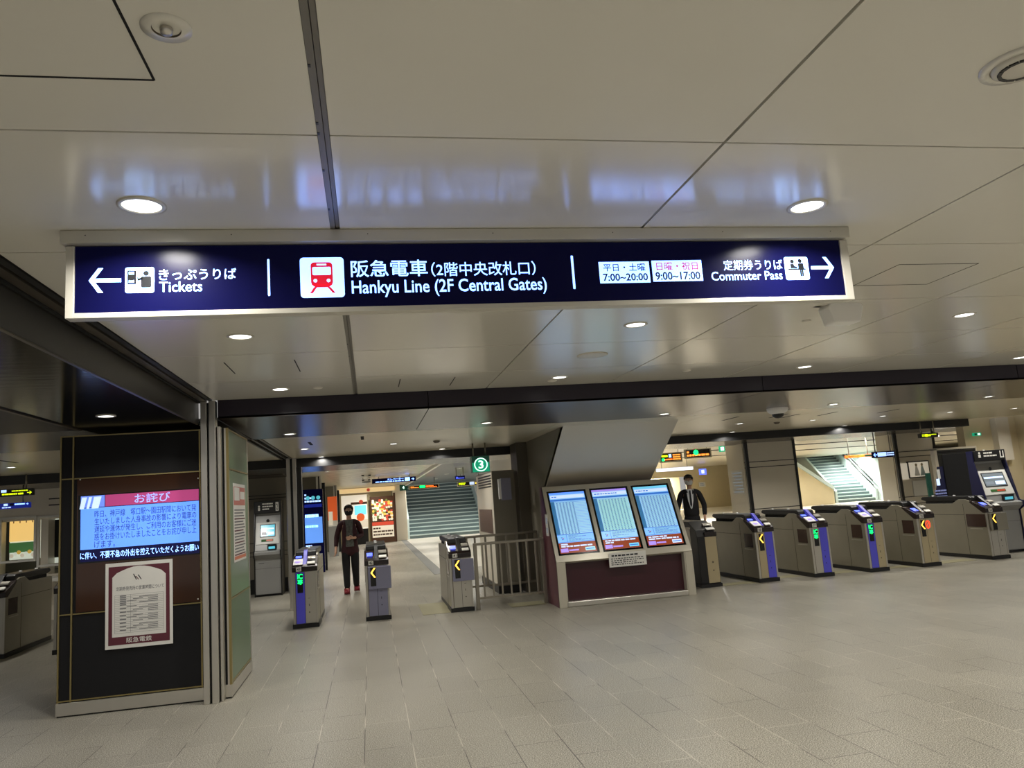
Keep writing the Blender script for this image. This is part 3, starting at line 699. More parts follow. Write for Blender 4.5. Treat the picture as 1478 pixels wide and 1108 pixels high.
# ================================================================== TICKET GATES
def gate(X, Y, number, mode, label, front='plain', W=.31, L_=1.45, box=False, arch='black', wide=False):
    t = thing('ticket_gate', (X, Y, 0), label, 'ticket gate')
    b = B(); b.prism([(.0, .055), (.0, .735), (.03, .80), (.10, .845), (.30, .925), (.40, .955), (.55, .955), (.70, .885), (L_, .885), (L_, .055)], 0, W, 'gate_steel'); b.build('body', t, .006)
    b = B(); b.box(-.012, W+.012, -.015, .5, 0, .055, 'black'); b.box(.0, W, .5, L_+.01, 0, .055, 'black'); b.build('base', t)
    # front face strips
    b = B()
    b.box(.0, .03, -.006, .01, .055, .735, 'gate_light'); b.box(W-.022, W, -.006, .01, .055, .735, 'gate_light')
    cols = {'plain': ('gate_beige', 'gate_beige'), 'purple_right': ('gate_beige', 'gate_purple'), 'purple_all': ('gate_light', 'gate_purple'), 'purple_mid': ('gate_purple', 'gate_beige'), 'steel': ('gate_light', 'gate_light'), 'purple_left': ('gate_purple', 'gate_light'), 'lilac': ('gate_box', 'gate_box')}[front]
    b.box(.04, .155, -.004, .01, .06, .73, cols[0]); b.box(.16, W-.025, -.004, .01, .06, .73, cols[1])
    b.box(.155, .16, -.002, .01, .06, .73, 'black'); b.box(.03, .04, -.002, .01, .06, .73, 'steel_dark')
    fp = b.build('front_panel', t)
    b = B(); b.box(.205, .212, -.006, -.003, .28, .31, 'black'); b.box(.195, .225, -.0055, -.003, .38, .384, 'black'); b.disc((.21, -.0055, .20), .008, 'black', 'y', 10); b.build('lock', fp)
    # visor and deck
    b = B(); b.prism([(-.014, .737), (-.014, .80), (.02, .83), (.12, .868), (.30, .935), (.30, .90), (.05, .737)], -.006, W+.006, 'gate_visor'); vz = b.build('visor', t, .004)
    b = B(); b.prism([(.28, .93), (.30, .985), (.34, 1.005), (L_-.04, 1.005), (L_, .985), (L_, .955), (L_-.1, .93), (.7, .93)], .02, W-.02, 'black'); b.box(.04, W-.04, .7, L_-.08, .88, .935, 'black_matte'); b.build('top_rail', t, .01)
    # card arch and pads on the deck
    am = 'gate_purple' if arch == 'purple' else 'black'
    b = B(); b.prism([(.02, .83), (.05, .85), (.19, .94), (.27, 1.0), (.33, 1.015), (.34, 1.0), (.30, .94), (.12, .865)], .135, .185, am); b.build('arch', t, .004)
    if arch == 'purple':
        b = B(); b.prism([(.0, .828), (.0, .836), (.14, .90), (.14, .885), (.03, .83)], .01, .135, 'white_plastic'); b.lathe([(.04, 0), (.04, .004), (.001, .005)], 'lcd_violet', (.07, .08, .868)); b.build('card_reader', t, .003)
    b = B(); b.prism([(.0, .83), (.0, .842), (.06, .868), (.06, .855)], .195, W-.02, 'white'); b.build('ticket_slot', vz, .002); b = B(); b.prism([(.11, .885), (.11, .905), (.17, .93), (.17, .90)], .195, W-.02, 'gate_light'); b.build('slot_cover', vz, .002)
    b = B(); b.prism([(.055, .857), (.15, .897), (.15, .90), (.055, .86)], .03, .11, 'glow_blue') if arch != 'purple' else b.prism([(.2, .91), (.25, .93), (.25, .934), (.2, .914)], .03, .11, 'glow_blue'); b.build('reader_lamp', vz)
    if arch != 'purple':
        b = B(); b.tube([(.03, -.005, .835), (.03, .06, .862), (.12, .06, .862), (.12, -.005, .835)], .004, 'gold_trim', 6); b.build('slot_rim', t)
    # number plate
    b = B(); b.box(.05, .118, -.02, -.013, .745, .80, 'white'); add_text(b, number, .062, .753, .106, .792, 'black', -.0206, bold=.02); o = b.build('number_plate', vz)
    # indicator
    ix0, ix1 = .06, .135
    if wide or box:
        b = B(); b.box(.04, W+.03, -.05, 0, .42 if not wide else .45, .72, 'gate_box' if not wide else 'gate_steel')
        b.build('sign_box', t, .006); yy = -.051
    else: yy = -.0065
    if box: ix0, ix1 = .07, .145
    b = B(); R(b, ix0, .46, ix1, .715, 'screen_black', yy)
    mx = (ix0+ix1)/2
    if mode == 'ic':
        add_text(b, 'IC', ix0+.004, .645, ix1-.004, .71, 'led_green', yy-.001, bold=.03)
        add_text(b, '専', ix0+.004, .57, ix1-.004, .635, 'led_green', yy-.001, bold=.02)
    else:
        for s in (1, -1): b.face([(ix0+.004, yy-.001, .64), (ix0+.026, yy-.001, .64), (ix1-.002, yy-.001, .64+s*.065), (ix1-.024, yy-.001, .64+s*.065)], 'led_yellow')
    b.build('indicator', t, recalc=False)
    if mode == 'stop':
        b = B()
        for k in range(20):
            a0, a1 = 2*PI*k/20, 2*PI*(k+1)/20
            b.face([(.185+r*math.cos(a), -.0075, .64+r*1.5*math.sin(a)) for a, r in ((a0, .03), (a1, .03), (a1, .042), (a0, .042))], 'led_red')
        b.face([(.16, -.0078, .60), (.168, -.0078, .595), (.21, -.0078, .68), (.202, -.0078, .685)], 'led_red'); b.build('no_entry_lamp', t, recalc=False)
    # dark windows in both sides, handle below
    for sx in (-.004, W+.001):
        b = B(); b.box(sx, sx+.003, .08 if not wide else .02, .34 if not wide else .42, .51, .715, 'gate_window'); sw = b.build('side_window', t)
        b = B(); b.box(sx-.004, sx+.007, .10, .36, .475, .485, 'gate_light'); b.build('side_handle', sw)
    b = B(); 
    for sx in (-.0015, W): b.box(sx, sx+.0015, .45, L_-.02, .70, .705, 'black_matte'); b.box(sx, sx+.0015, .452, .457, .06, .88, 'black_matte')
    b.build('panel_joints', t)
    b = B(); b.tube([(W*.5, L_*.55, 1.0), (W*.5, L_*.55, 1.022)], .02, 'white_plastic', 14); b.build('sensor_cap', t, .003); b = B(); b.tube([(W*.5, L_*.9, 1.0), (W*.5, L_*.9, 1.022)], .02, 'white_plastic', 14); b.build('sensor_cap', t, .003)
    return t
gate(-1.065, 10.93, '43', 'ic', 'ticket gate with green IC sign and purple front stripe left of the walking woman', 'purple_left', .32, arch='purple')
gate(-.105, 10.97, '42', 'arrow', 'ticket gate numbered 42 with yellow arrow and grey sign box, right of the walking woman', 'lilac', .32, box=True)
gate(1.04+.02, 10.98, '41', 'arrow', 'ticket gate numbered 41 with yellow arrow box, end of row against the railing', 'steel', .31, 1.6, box=True)
gate(4.77, 10.90, '39', 'none', 'black sided ticket gate half hidden directly right of the screen kiosk', 'plain', .31) if False else None
GX = [5.68, 6.56, 7.48, 8.38, 9.67]
gate(GX[0], 10.88, '38', 'arrow', 'ticket gate with yellow arrow and purple front, first whole one right of the kiosk', 'purple_right', arch='purple')
gate(GX[1], 10.83, '37', 'ic', 'ticket gate with green IC sign and wholly purple front between arrow gate and striped gate', 'purple_all', arch='purple')
gate(GX[2], 10.80, '36', 'ic', 'ticket gate with green IC sign and narrow purple stripe beside a beige door', 'purple_mid', arch='purple')
gate(GX[3], 10.78, '35', 'stop', 'ticket gate showing yellow arrow and round red lamp', 'plain')
gate(GX[4], 10.82, '34', 'arrow', 'wide ticket gate with yellow arrow nearest the right ticket machine', 'steel', wide=True)
gate(-4.86, 10.9, '46', 'arrow', 'ticket gate body at the left picture edge seen past the column', 'steel')
gate(-3.95, 10.8, '45', 'arrow', 'narrow gate end peeking out directly left of the black column', 'steel')
# gate 4: machine end by the kiosk
t = thing('ticket_gate', (4.77, 10.92, 0), 'black sided gate with beige front door half hidden right of the screen kiosk', 'ticket gate')
b = B(); b.prism([(0, .05), (0, .74), (.05, .84), (.3, .96), (1.5, .96), (1.5, .05)], 0, .31, 'black'); b.build('body', t, .006)
b = B(); b.box(.12, .3, -.006, .01, .06, .73, 'gate_beige'); b.build('front_panel', t, .002)
b = B(); b.box(-.01, .32, -.02, 1.5, 0, .05, 'black'); b.build('base', t)
b = B(); b.box(.12, .31, -.014, .03, .74, .80, 'gate_visor'); b.build('visor', t); b = B(); b.prism([(.0, .83), (.0, .842), (.06, .868), (.06, .855)], .17, .3, 'white'); b.build('ticket_slot', t, .002); b = B(); b.prism([(.11, .885), (.11, .905), (.17, .93), (.17, .90)], .17, .3, 'gate_light'); b.build('slot_cover', t, .002)
b = B(); b.disc((.21, -.007, .36), .015, 'steel_dark', 'y'); b.disc((.21, -.007, .24), .012, 'steel_dark', 'y'); b.build('lock', t)
t = thing('barrier_post', (4.66, 10.98, 0), 'slim steel post standing between the kiosk and the black gate', 'post')
b = B(); b.box(-.035, .02, -.03, .03, 0, .86, 'rail_metal'); b.build('upright', t, .004)
b = B(); b.box(-.215, .03, -.03, .03, .86, .89, 'rail_metal'); b.build('top_bar', t, .004)

# ================================================================== KIOSK
KX0, KX1, KY = 2.455, 4.425, 10.35
kt = thing('information_kiosk', ((KX0+KX1)/2, KY, 0), 'maroon and pale metal kiosk with three tilted portrait information screens', 'kiosk')
W = (KX1-KX0)/2
SK, ZK = .60, 1.635; DY = .55
sl = math.atan2(DY, ZK-SK)   # lean from vertical
ex = .022
side = [(0, 0), (0, SK), (DY, ZK), (DY+.16, ZK), (DY+.16, 0)]
for x in (-W, W-.022):
    b = B(); b.prism(side, x, x+.022, 'maroon'); b.build('side_panel', kt, .002)
b = B(); b.prism([(.10, .05), (.10, SK-.02), (.14, SK-.02), (.14, .05)], -W+.022, W-.022, 'maroon_dark'); b.build('knee_panel', kt)
b = B(); b.box(-W+.022, W-.022, DY+.13, DY+.158, .03, ZK-.03, 'maroon'); b.build('back_panel', kt)
for xa, xb, xc in ((-W, -W+.11, -W+.125), (W-.11, W, W-.125)):
    b = B(); b.box(xa, xb, -.008, .03, 0, SK, 'kiosk_frame'); b.box(min(xb, xc) if xa < 0 else xc, max(xb, xc) if xa < 0 else xa, .0, .11, .03, SK, 'kiosk_frame'); b.build('leg', kt, .003)
b = B(); b.box(-W+.11, W-.11, -.005, .10, 0, .075, 'steel'); b.build('kick_rail', kt, .012)
# tilted face: local plane object
Lf = math.hypot(DY, ZK-SK)
b = B(); fw = .02
SW, SH = .585, 1.00; gapx = (2*W-3*SW)/4
zb0 = (Lf-SH)/2+.01
# frame bars, leaving the three openings
b.box(-W, W, -.01, .05, -.0, zb0, 'kiosk_frame'); b.box(-W, W, -.01, .05, zb0+SH, Lf, 'kiosk_frame')
for k in range(4): x = -W+k*(gapx+SW); b.box(x, x+gapx, -.01, .05, zb0, zb0+SH, 'kiosk_frame')
fr = b.build('screen_frame', kt, .003); fr.location = (0, 0, SK); fr.rotation_euler = (-sl, 0, 0)
for k in range(3):
    b = B(); b.box(0, SW, 0, .04, 0, SH, 'screen_black')
    s = b.build('screen', kt); s.rotation_euler = (-sl, 0, 0)
    off = Matrix.Rotation(-sl, 3, 'X') @ Vector((0, 0, zb0)); s.location = (-W+gapx+k*(SW+gapx), off.y, SK+off.z)
    s['label'] = ['left portrait screen with violet tinted header', 'middle portrait screen of the kiosk', 'right portrait screen with cyan tinted header'][k]
    b = B(); m_ = .03; u0, u1 = m_, SW-m_; v0, v1 = m_, SH-m_; hh = v1-v0; D = -.001
    base = ('lcd_pale', 'lcd_pale2', 'lcd_pale')[k]
    R(b, u0, v0, u1, v1, base, D)
    R(b, u0, v1-.035*hh, u1, v1, ('lcd_blue', 'lcd_violet', 'lcd_cyan')[k], D-.0004)
    R(b, u0+.01, v1-.10*hh, u1-.01, v1-.045*hh, 'lcd_white', D-.0004); lines_of_print(b, u0+.03, v1-.09*hh, u1-.12, v1-.055*hh, 1, 'lcd_band', D-.0008, words=9, fill=.5)
    R(b, u0, v1-.145*hh, u1, v1-.115*hh, 'lcd_band', D-.0004)
    R(b, u0, v0+.30*hh, u0+.055, v1-.15*hh, 'lcd_shade', D-.0004)
    R(b, u0+.06, v0+.30*hh, u1-.01, v1-.17*hh, ('lcd_pale2', 'lcd_green', 'lcd_pale2')[k], D-.0004)
    n = 20
    for i in range(n+1): z = v0+.30*hh+(.53*hh)*i/n; R(b, u0+.06, z-.0018, u1-.01, z+.0018, 'lcd_grid', D-.0008)
    for i in range(n):
        z = v0+.30*hh+(.53*hh)*(i+.5)/n
        for j in range(9 if k else 6): x = u0+.08+j*.047; R(b, x, z-.006, x+.022, z+.006, 'lcd_grid', D-.0009)
    for z in (v0+.295*hh, v0+.175*hh): R(b, u0, z-.003, u1, z+.003, 'lcd_band', D-.001)
    R(b, u0+.13, v0+.175*hh, u0+.135, v0+.295*hh, 'lcd_band', D-.001)
    lines_of_print(b, u0+.16, v0+.19*hh, u1-.03, v0+.285*hh, 5, 'lcd_grid', D-.0009, fill=.4)
    for dx, dz, cc in ((.05, .25, 'lcd_grid'), (.07, .235, 'food_red'), (.06, .22, 'lcd_band')): R(b, u0+dx, v0+dz*hh-.006, u0+dx+.022, v0+dz*hh+.006, cc, D-.0009)
    R(b, u0, v0, u1, v0+.165*hh, 'lcd_orange', D-.0004)
    lines_of_print(b, u0+.03, v0+.09*hh, u1-.05, v0+.155*hh, 2, 'lcd_white', D-.0008, words=5, fill=.65)
    R(b, u0+.015, v0+.015, u0+.12, v0+.075*hh, 'lcd_violet', D-.0008); R(b, u0+.13, v0+.03, u0+.27, v0+.055*hh, 'lcd_violet', D-.0008)
    R(b, u1-.16, v0+.02, u1-.02, v0+.075*hh, ('lcd_green', 'lcd_cyan', 'lcd_white')[k], D-.0008); R(b, u1-.15, v0+.04*hh, u1-.03, v0+.055*hh, 'lcd_band', D-.001)
    o = b.build('display', s, recalc=False)
b = B(); b.box(-W-.004, -W-.001, .30, .46, .95, 1.25, 'paper'); b.build('side_label', kt)
b = B(); b.box(-W-.0055, -W-.004, .34, .42, 1.12, 1.20, 'lcd_grey'); b.box(-W-.0055, -W-.004, .34, .42, 0.99, 1.06, 'lcd_grey'); b.build('side_label_print', kt)
# paper taped to the kiosk
a = atY(880, 819, KY-.0105); c = atY(932, 796, KY-.0105)
t = thing('paper_notice', ((a.x+c.x)/2, KY-.0105, a.z), 'landscape white paper notice taped under the middle kiosk screen', 'notice', rz=0)
w = (c.x-a.x)/2; h = .19
b = B(); b.box(-w, w, 0, .002, 0, h, 'paper'); b.build('sheet', t)
b = B(); lines_of_print(b, -w+.04, h-.055, w-.04, h-.02, 1, 'tie', -.001, words=7, fill=.6); lines_of_print(b, -w+.03, .02, w-.04, h-.065, 4, 'tie', -.001, words=12, fill=.45); b.build('print', t, recalc=False)

# ================================================================== RAILINGS
def railing(x0, x1, Y, zt_, zb_, n, label, wdt=.028):
    t = thing('railing', ((x0+x1)/2, Y, 0), label, 'railing'); o = (x0+x1)/2
    b = B(); b.box(x0-o, x1-o, -.03, .03, zt_-.035, zt_, 'rail_metal'); b.build('top_rail', t, .006)
    b = B(); b.box(x0-o, x1-o, -.015, .015, zb_-.03, zb_, 'rail_metal'); b.build('bottom_rail', t, .003)
    for x in (x0, x1-.05): b = B(); b.box(x-o, x-o+.05, -.025, .025, 0, zt_-.035, 'rail_metal'); b.build('post', t, .003)
    for i in range(1, n): x = x0+(x1-x0)*i/n; b = B(); b.box(x-o-wdt/2, x-o+wdt/2, -.012, .012, zb_, zt_-.035, 'rail_metal'); b.build('baluster', t)
railing(1.415, 2.44, 11.0, .92, .17, 8, 'grey metal railing joining the gate numbered 41 to the kiosk', .022)
railing(1.415, 2.58, 12.05, .98, .22, 7, 'second grey railing standing just behind the front one', .03)

# ================================================================== CABINET BEHIND RAILING
t = thing('equipment_cabinet', (2.02, 12.55, 0), 'tall beige cabinet with black louvres at the top behind the railing', 'cabinet')
b = B(); b.box(-.02, .35, 0.0, 1.9, .12, 1.98, 'wall_grey'); b.box(-.024, -.02, .02, 1.88, .14, 1.96, 'shop_warm') if False else b.box(-.024, -.02, .02, 1.88, .14, 1.96, 'wall_cream'); b.build('body', t, .004)
b = B(); b.box(-.03, .36, -.01, 1.9, 0, .12, 'black'); b.build('base', t)
b = B()
for i in range(5): b.box(-.03, -.024, .1, 1.6, 1.72+i*.045, 1.745+i*.045, 'black')
b.build('louvre', t)
b = B(); b.box(-.03, -.024, .2, 1.7, .95, 1.35, 'food_dark'); b.build('notice_board', t)
p = atY(729, 705, 12.2)
t = thing('wall_box', (p.x, 12.2, p.z), 'small grey electrical box mounted high on the beige cabinet edge', 'box')
b = B(); b.box(-.06, .10, 0, .10, -.18, .17, 'gate_box'); b.build('box_body', t, .006)
b = B(); b.box(-.10, -.06, .02, .08, -.16, .16, 'white_plastic'); b.build('side_cover', t)
b = B(); b.box(.0, .03, .1, .34, -.03, .03, 'steel_dark'); b.build('bracket', t)

# ================================================================== TICKET MACHINES
def machine(X, Y, W, label, num, rz=0, zh=1.80, side='navy_panel', scr='tm_teal', D=.62):
    t = thing('ticket_machine', (X, Y, 0), label, 'ticket machine', rz=rz)
    b = B(); b.prism([(.10, .04), (.10, .70), (.0, .78), (.0, .84), (.08, .86), (.30, 1.52), (.30, 1.56), (D, 1.56), (D, .04)], 0, W, 'tm_grey'); b.build('body', t, .006)
    for x in (-.02, W): b = B(); b.prism([(.08, .0), (.08, .70), (-.02, .76), (-.02, .86), (.06, .88), (.22, 1.56), (.22, zh), (D, zh), (D, 0)], x, x+.02, side); b.build('side_panel', t, .003)
    b = B(); b.box(0, W, .20, .30, 1.56, zh, 'black'); hd = b.build('header', t, .006)
    b = B(); add_text(b, num, W*.86, 1.62, W*.92, 1.74, 'black', .1965, bold=.02); R(b, W*.83, 1.60, W*.95, 1.77 if zh > 1.75 else 1.72, 'white', .198); b.build('number_plate', hd, recalc=False); b = B(); lines_of_print(b, W*.3, 1.62, W*.72, 1.77, 3, 'white', .198, words=4, fill=.5); b.build('header_print', hd, recalc=False); b = B(); b.disc((W*.17, .198, 1.70), .02, 'white', 'y'); R(b, W*.13, 1.62, W*.21, 1.675, 'white', .198); b.build('header_icon', hd, recalc=False)
    b = B(); b.box(0, W, 0.14, D, 0, .04, 'black'); b.build('base', t)
    # sloped face items via transform
    a = math.atan2(.22, .66); Ls = math.hypot(.22, .66)
    b = B(); b.box(.02, W-.02, -.012, .006, .12, Ls-.14, 'tm_white'); o = b.build('face_plate', t, .004); o.location = (0, .08, .86); o.rotation_euler = (-a, 0, 0)
    b = B(); b.box(.09, W-.09, -.016, -.011, .26, Ls-.18, 'black'); R(b, .105, .275, W-.105, Ls-.195, scr, -.0165); R(b, .12, .41, W-.12, .44, 'lcd_white', -.0175); R(b, .12, .30, W*.45, .36, 'lcd_grey', -.0175); R(b, W*.5, .30, W-.12, .36, 'lcd_white', -.0175); s = b.build('touch_screen', t, recalc=False); s.location = (0, .08, .86); s.rotation_euler = (-a, 0, 0)
    b = B(); b.box(W*.25, W*.72, -.016, -.011, .17, .215, 'plant'); b.box(W*.45, W*.7, -.018, -.015, .18, .205, 'food_red'); s = b.build('button_strip', t); s.location = (0, .08, .86); s.rotation_euler = (-a, 0, 0)
    b = B(); b.box(W*.5, W*.85, .055, .09, .87, .97, 'black'); b.box(W*.55, W*.8, .05, .056, .885, .93, 'tm_teal'); b.build('coin_tray', t)
    b = B(); b.disc((W*.5, .298-.06, 1.42), .03, 'black', 'y'); b.build('speaker_grille', t)
    b = B(); b.box(.06, W*.35, .097, .1, .62, .627, 'black'); b.box(0, W, .098, .1, .52, .523, 'black'); b.build('door_joint', t)
    return t
machine(-2.2, 15.50, .47, 'grey ticket machine numbered 2 with lit screen, left behind the column', '2', side='black')
machine(10.28, 11.35, .62, 'large ticket machine with white screen surround behind the rightmost gate', '1', rz=0, zh=1.74, scr='tm_screen', D=.36)
# black board and blue panels left of the right machine
t = thing('machine_enclosure', (9.85, 12.45, 0), 'tall black panel enclosure between the gates and the right ticket machine', 'enclosure')
a = atY(1362, 655, 12.4); c = atY(1404, 700, 12.4)
b = B(); b.box(a.x-9.85, c.x-9.85+.05, 0, .12, 0, 1.74, 'black'); b.build('black_board', t, .01)
b = B(); b.prism([(a.x-9.85-.28, 0), (a.x-9.85-.26, .8), (a.x-9.85-.12, 1.25), (a.x-9.85-.08, 1.52), (a.x-9.85, 1.52), (a.x-9.85, 0)], .02, .08, 'navy_panel', 'y'); b.build('blue_wing', t)
b = B(); u0, v0 = a.x-9.85-.24, .85
lines_of_print(b, u0, v0, u0+.26, v0+.26, 5, 'navy_print', .018, words=4, fill=.5); R(b, u0+.06, v0+.33, u0+.13, v0+.45, 'lcd_white', .018); R(b, u0+.1, v0+.45, u0+.16, v0+.62, 'paper', .018)
b.build('wing_print', t, recalc=False)
# white framed portal with black louvre behind it
a = atY(1347, 648, 13.4); c = atY(1408, 636, 13.4)
t = thing('portal_frame', (a.x, 13.4, 0), 'pale framed doorway with black louvre above, behind the black panel', 'door frame')
b = B(); b.box(0, .07, 0, .1, 0, a.z, 'wall_cream'); b.build('post', t, .004); b = B(); b.box(0, c.x-a.x, 0, .1, a.z-.03, a.z+.01, 'wall_cream'); b.box(c.x-a.x-.03, c.x-a.x, 0, .1, a.z-.3, a.z, 'wall_cream'); b.box(.07, c.x-a.x, .0, .1, a.z-.33, a.z-.30, 'wall_cream'); b.build('lintel', t, .004)
b = B(); b.box(.07, c.x-a.x-.03, .02, .08, a.z-.30, a.z-.03, 'black')
for i in range(5): b.box(.07, c.x-a.x-.03, .01, .02, a.z-.28+i*.05, a.z-.262+i*.05, 'ceiling_void')
b.build('louvre', t)
b = B(); b.box(.07, .35, .09, .1, 0, a.z-.33, 'wall_cream'); b.build('inner_panel', t)

# ================================================================== SIGNS BEYOND
def boardsign(name, label, px0, py0, px1, py1, Y, m, ceil=None, parts=(), dz=.06, cat='sign'):
    a = atY(px0, py1, Y); c = atY(px1, py0, Y); o = ((a.x+c.x)/2, Y, (c.z))
    t = thing(name, o, label, cat); w = (c.x-a.x)/2; h = c.z-a.z
    b = B(); b.box(-w, w, 0, dz, -h, 0, m); b.build('panel', t, .003)
    if ceil:
        for sg in (-1, 1): b = B(); b.tube([(sg*w*.7, dz/2, 0), (sg*w*.7, dz/2, ceil-c.z)], .012, 'rail_metal', 8); b.build('hanger', t)
    b = B()
    for p in parts:
        if p[0] == 'T': add_text(b, p[1], -w+2*w*p[2], -h+h*p[3], -w+2*w*p[4], -h+h*p[5], p[6], -.003-(p[7] if len(p) > 7 else 0), bold=.02)
        elif p[0] == 'R': R(b, -w+2*w*p[1], -h+h*p[2], -w+2*w*p[3], -h+h*p[4], p[5], -.002-(p[6] if len(p) > 6 else 0))
        elif p[0] == 'D': b.disc((-w+2*w*p[1], -.002-(p[4] if len(p) > 4 else 0), -h+h*p[2]), h*p[3], p[5] if len(p) > 5 else 'exit_white', 'y')
        elif p[0] == 'P': lines_of_print(b, -w+2*w*p[1], -h+h*p[2], -w+2*w*p[3], -h+h*p[4], p[5], p[6], -.003, words=p[7], fill=.6)
        elif p[0] == 'A':
            x = -w+2*w*p[1]; z = -h+h*p[2]; s = h*p[3]; d = p[4]
            R(b, x-s, z-s*.15, x+s, z+s*.15, p[5], -.003)
            for q in (1, -1): b.face([(x+d*s, -.0035, z), (x+d*s*.6, -.0035, z), (x-d*s*.1, -.0035, z+q*s*.8), (x+d*s*.25, -.0035, z+q*s*.8)], p[5])
    b.build('sign_print', t, recalc=False)
    return t
t = boardsign('exit_number_sign', 'glowing green box sign with a white ringed 3 above the railing', 682, 657, 706, 682, 12.0, 'exit_dark', H2,
          [('R', .02, .02, .98, .6, 'exit_green'), ('D', .5, .47, .42, .001, 'exit_white'), ('D', .5, .47, .36, .002, 'exit_green'), ('T', '3', .36, .22, .64, .72, 'exit_white', .003)], .2)
boardsign('direction_sign', 'dark blue elevator direction sign with arrow above the far shop', 537, 687, 600, 698, 24, 'sign_navy', H3,
          [('T', 'エレベーター', .35, .52, .72, .88, 'sign_letter'), ('P', .08, .12, .72, .42, 1, 'sign_letter', 9), ('R', .75, .15, .86, .88, 'sign_letter'), ('A', .93, .5, .3, 1, 'sign_letter')])
boardsign('departure_board', 'small departure board with green and orange text in front of the far stairs', 590, 698, 634, 706.5, 26, 'wall_beige', H3,
          [('R', .04, .15, .96, .88, 'screen_black'), ('P', .06, .3, .35, .8, 2, 'led_led', 4), ('R', .36, .3, .54, .85, 'led_green', .001), ('P', .56, .25, .92, .8, 2, 'led_orange', 4)])
boardsign('departure_board', 'small yellow and white lit board right of the far stairs', 660, 693, 697, 702, 25, 'wall_beige', 2.4,
          [('R', .03, .15, .97, .88, 'screen_black'), ('P', .06, .25, .45, .8, 2, 'sign_yellow', 4), ('R', .48, .2, .66, .85, 'lcd_white', .001), ('P', .7, .3, .93, .75, 1, 'led_yellow', 3)])
boardsign('direction_sign', 'little bright blue sign hanging left of the green exit sign', 657, 686, 671, 692, 20, 'lcd_navy', 2.4, [('P', .1, .2, .9, .8, 2, 'glow_blue', 3)])
boardsign('column_number_sign', 'small dark green hanging plate beside the elevator sign', 577, 699, 588, 708, 34, 'exit_dark', H3, [('T', '4', .35, .25, .6, .8, 'exit_white')])
boardsign('ceiling_monitor', 'pair of tiny stacked hanging monitors left of the elevator sign', 521, 684, 536, 688, 22, 'white_plastic', H3, [('R', .05, .2, .3, .8, 'black'), ('R', .7, .2, .95, .8, 'black')])
boardsign('ceiling_monitor', 'lower hanging monitor of the small stack left of the elevator sign', 522, 690, 535, 697, 24, 'white_plastic', H3, [('R', .05, .5, .3, .8, 'black'), ('R', .7, .5, .95, .8, 'black'), ('R', .05, .1, .95, .3, 'black')])
boardsign('departure_board', 'left orange LED departure board above the man in the suit', 953, 652, 984, 668, 22, 'wall_grey', 2.62,
          [('R', .05, .15, .95, .9, 'screen_black'), ('P', .08, .5, .35, .85, 1, 'sign_yellow', 3), ('R', .4, .5, .52, .85, 'sign_blue_text', .001), ('P', .58, .2, .92, .85, 3, 'led_led', 3), ('P', .1, .2, .55, .42, 1, 'led_orange', 2), ('R', .08, .18, .2, .42, 'led_green', .002)])
boardsign('departure_board', 'right orange LED departure board with round green emblem above the man in the suit', 989, 646, 1026, 662, 22, 'wall_grey', 2.62,
          [('R', .05, .12, .95, .9, 'screen_black'), ('P', .08, .16, .92, .82, 2, 'led_led', 6), ('D', .42, .6, .28, .002, 'led_green')])
boardsign('direction_sign', 'long white and lilac lit sign behind the man in the suit', 948, 673, 1000, 681, 26, 'lcd_white', 2.62,
          [('R', 0, .0, 1, .98, 'sign_white'), ('P', .05, .2, .5, .4, 1, 'sign_lilac', 4)])
boardsign('exit_sign', 'small glowing teal exit sign high between the departure boards and the tiled pier', 1039, 643, 1046, 652, 20, 'exit_green', 2.62, [('R', .2, .2, .8, .8, 'exit_white')])
boardsign('direction_sign', 'small square blue lift sign on the far wall near the lit doorway', 1010, 676, 1019, 685, 40, 'glow_blue', None, [('R', .3, .2, .7, .8, 'sign_white')])
boardsign('far_notice', 'small white notice on the far beige wall below the blue lift sign', 1009, 695, 1018, 703, 45.8, 'paper', None, [('P', .2, .2, .8, .8, 3, 'lcd_grey', 3)], .02)
boardsign('departure_board', 'orange and red lit board with green end over the far right staircase', 1221, 655, 1259, 661, 20, 'led_orange', 2.62, [('R', .02, .05, .68, .9, 'led_orange'), ('P', .1, .2, .66, .8, 2, 'food_dark', 5), ('R', .7, .05, 1, .95, 'exit_dark')])
boardsign('direction_sign', 'dark blue sign with white symbols left of the right tiled pier', 1261, 650, 1291, 661, 14.3, 'sign_navy', 2.275, [('A', .1, .5, .35, -1, 'sign_letter'), ('R', .2, .2, .6, .85, 'sign_blue_text'), ('P', .62, .2, .95, .85, 2, 'sign_blue_text', 3)])
boardsign('exit_sign', 'yellow on black hanging exit sign at the right end of the black beam', 1328, 624, 1354, 632, 13.1, 'black', H2, [('P', .12, .25, .88, .8, 2, 'sign_yellow', 4), ('R', .3, .2, .42, .8, 'sign_yellow', .001)])
boardsign('exit_sign', 'dim green exit sign reflection built as a glowing plate on the right beige wall', 1405, 624, 1416, 629, 13.5, 'exit_green', None, [('R', .15, .2, .45, .8, 'exit_dark'), ('R', .55, .2, .85, .8, 'exit_white')], .03)  # reflection of a green exit sign, put in as a self-lit plate
boardsign('direction_sign', 'yellow on black direction sign hanging in the side hall at the left edge', -30, 704, 48, 719, 13.0, 'black', 2.27 and H2,
          [('P', .42, .15, .70, .5, 1, 'sign_yellow', 4), ('P', .60, .62, .9, .85, 1, 'sign_yellow', 5), ('P', .72, .12, .82, .5, 1, 'sign_yellow', 2), ('A', .93, .4, .3, 1, 'sign_yellow'), ('R', .4, .6, .5, .95, 'sign_blue_text')])
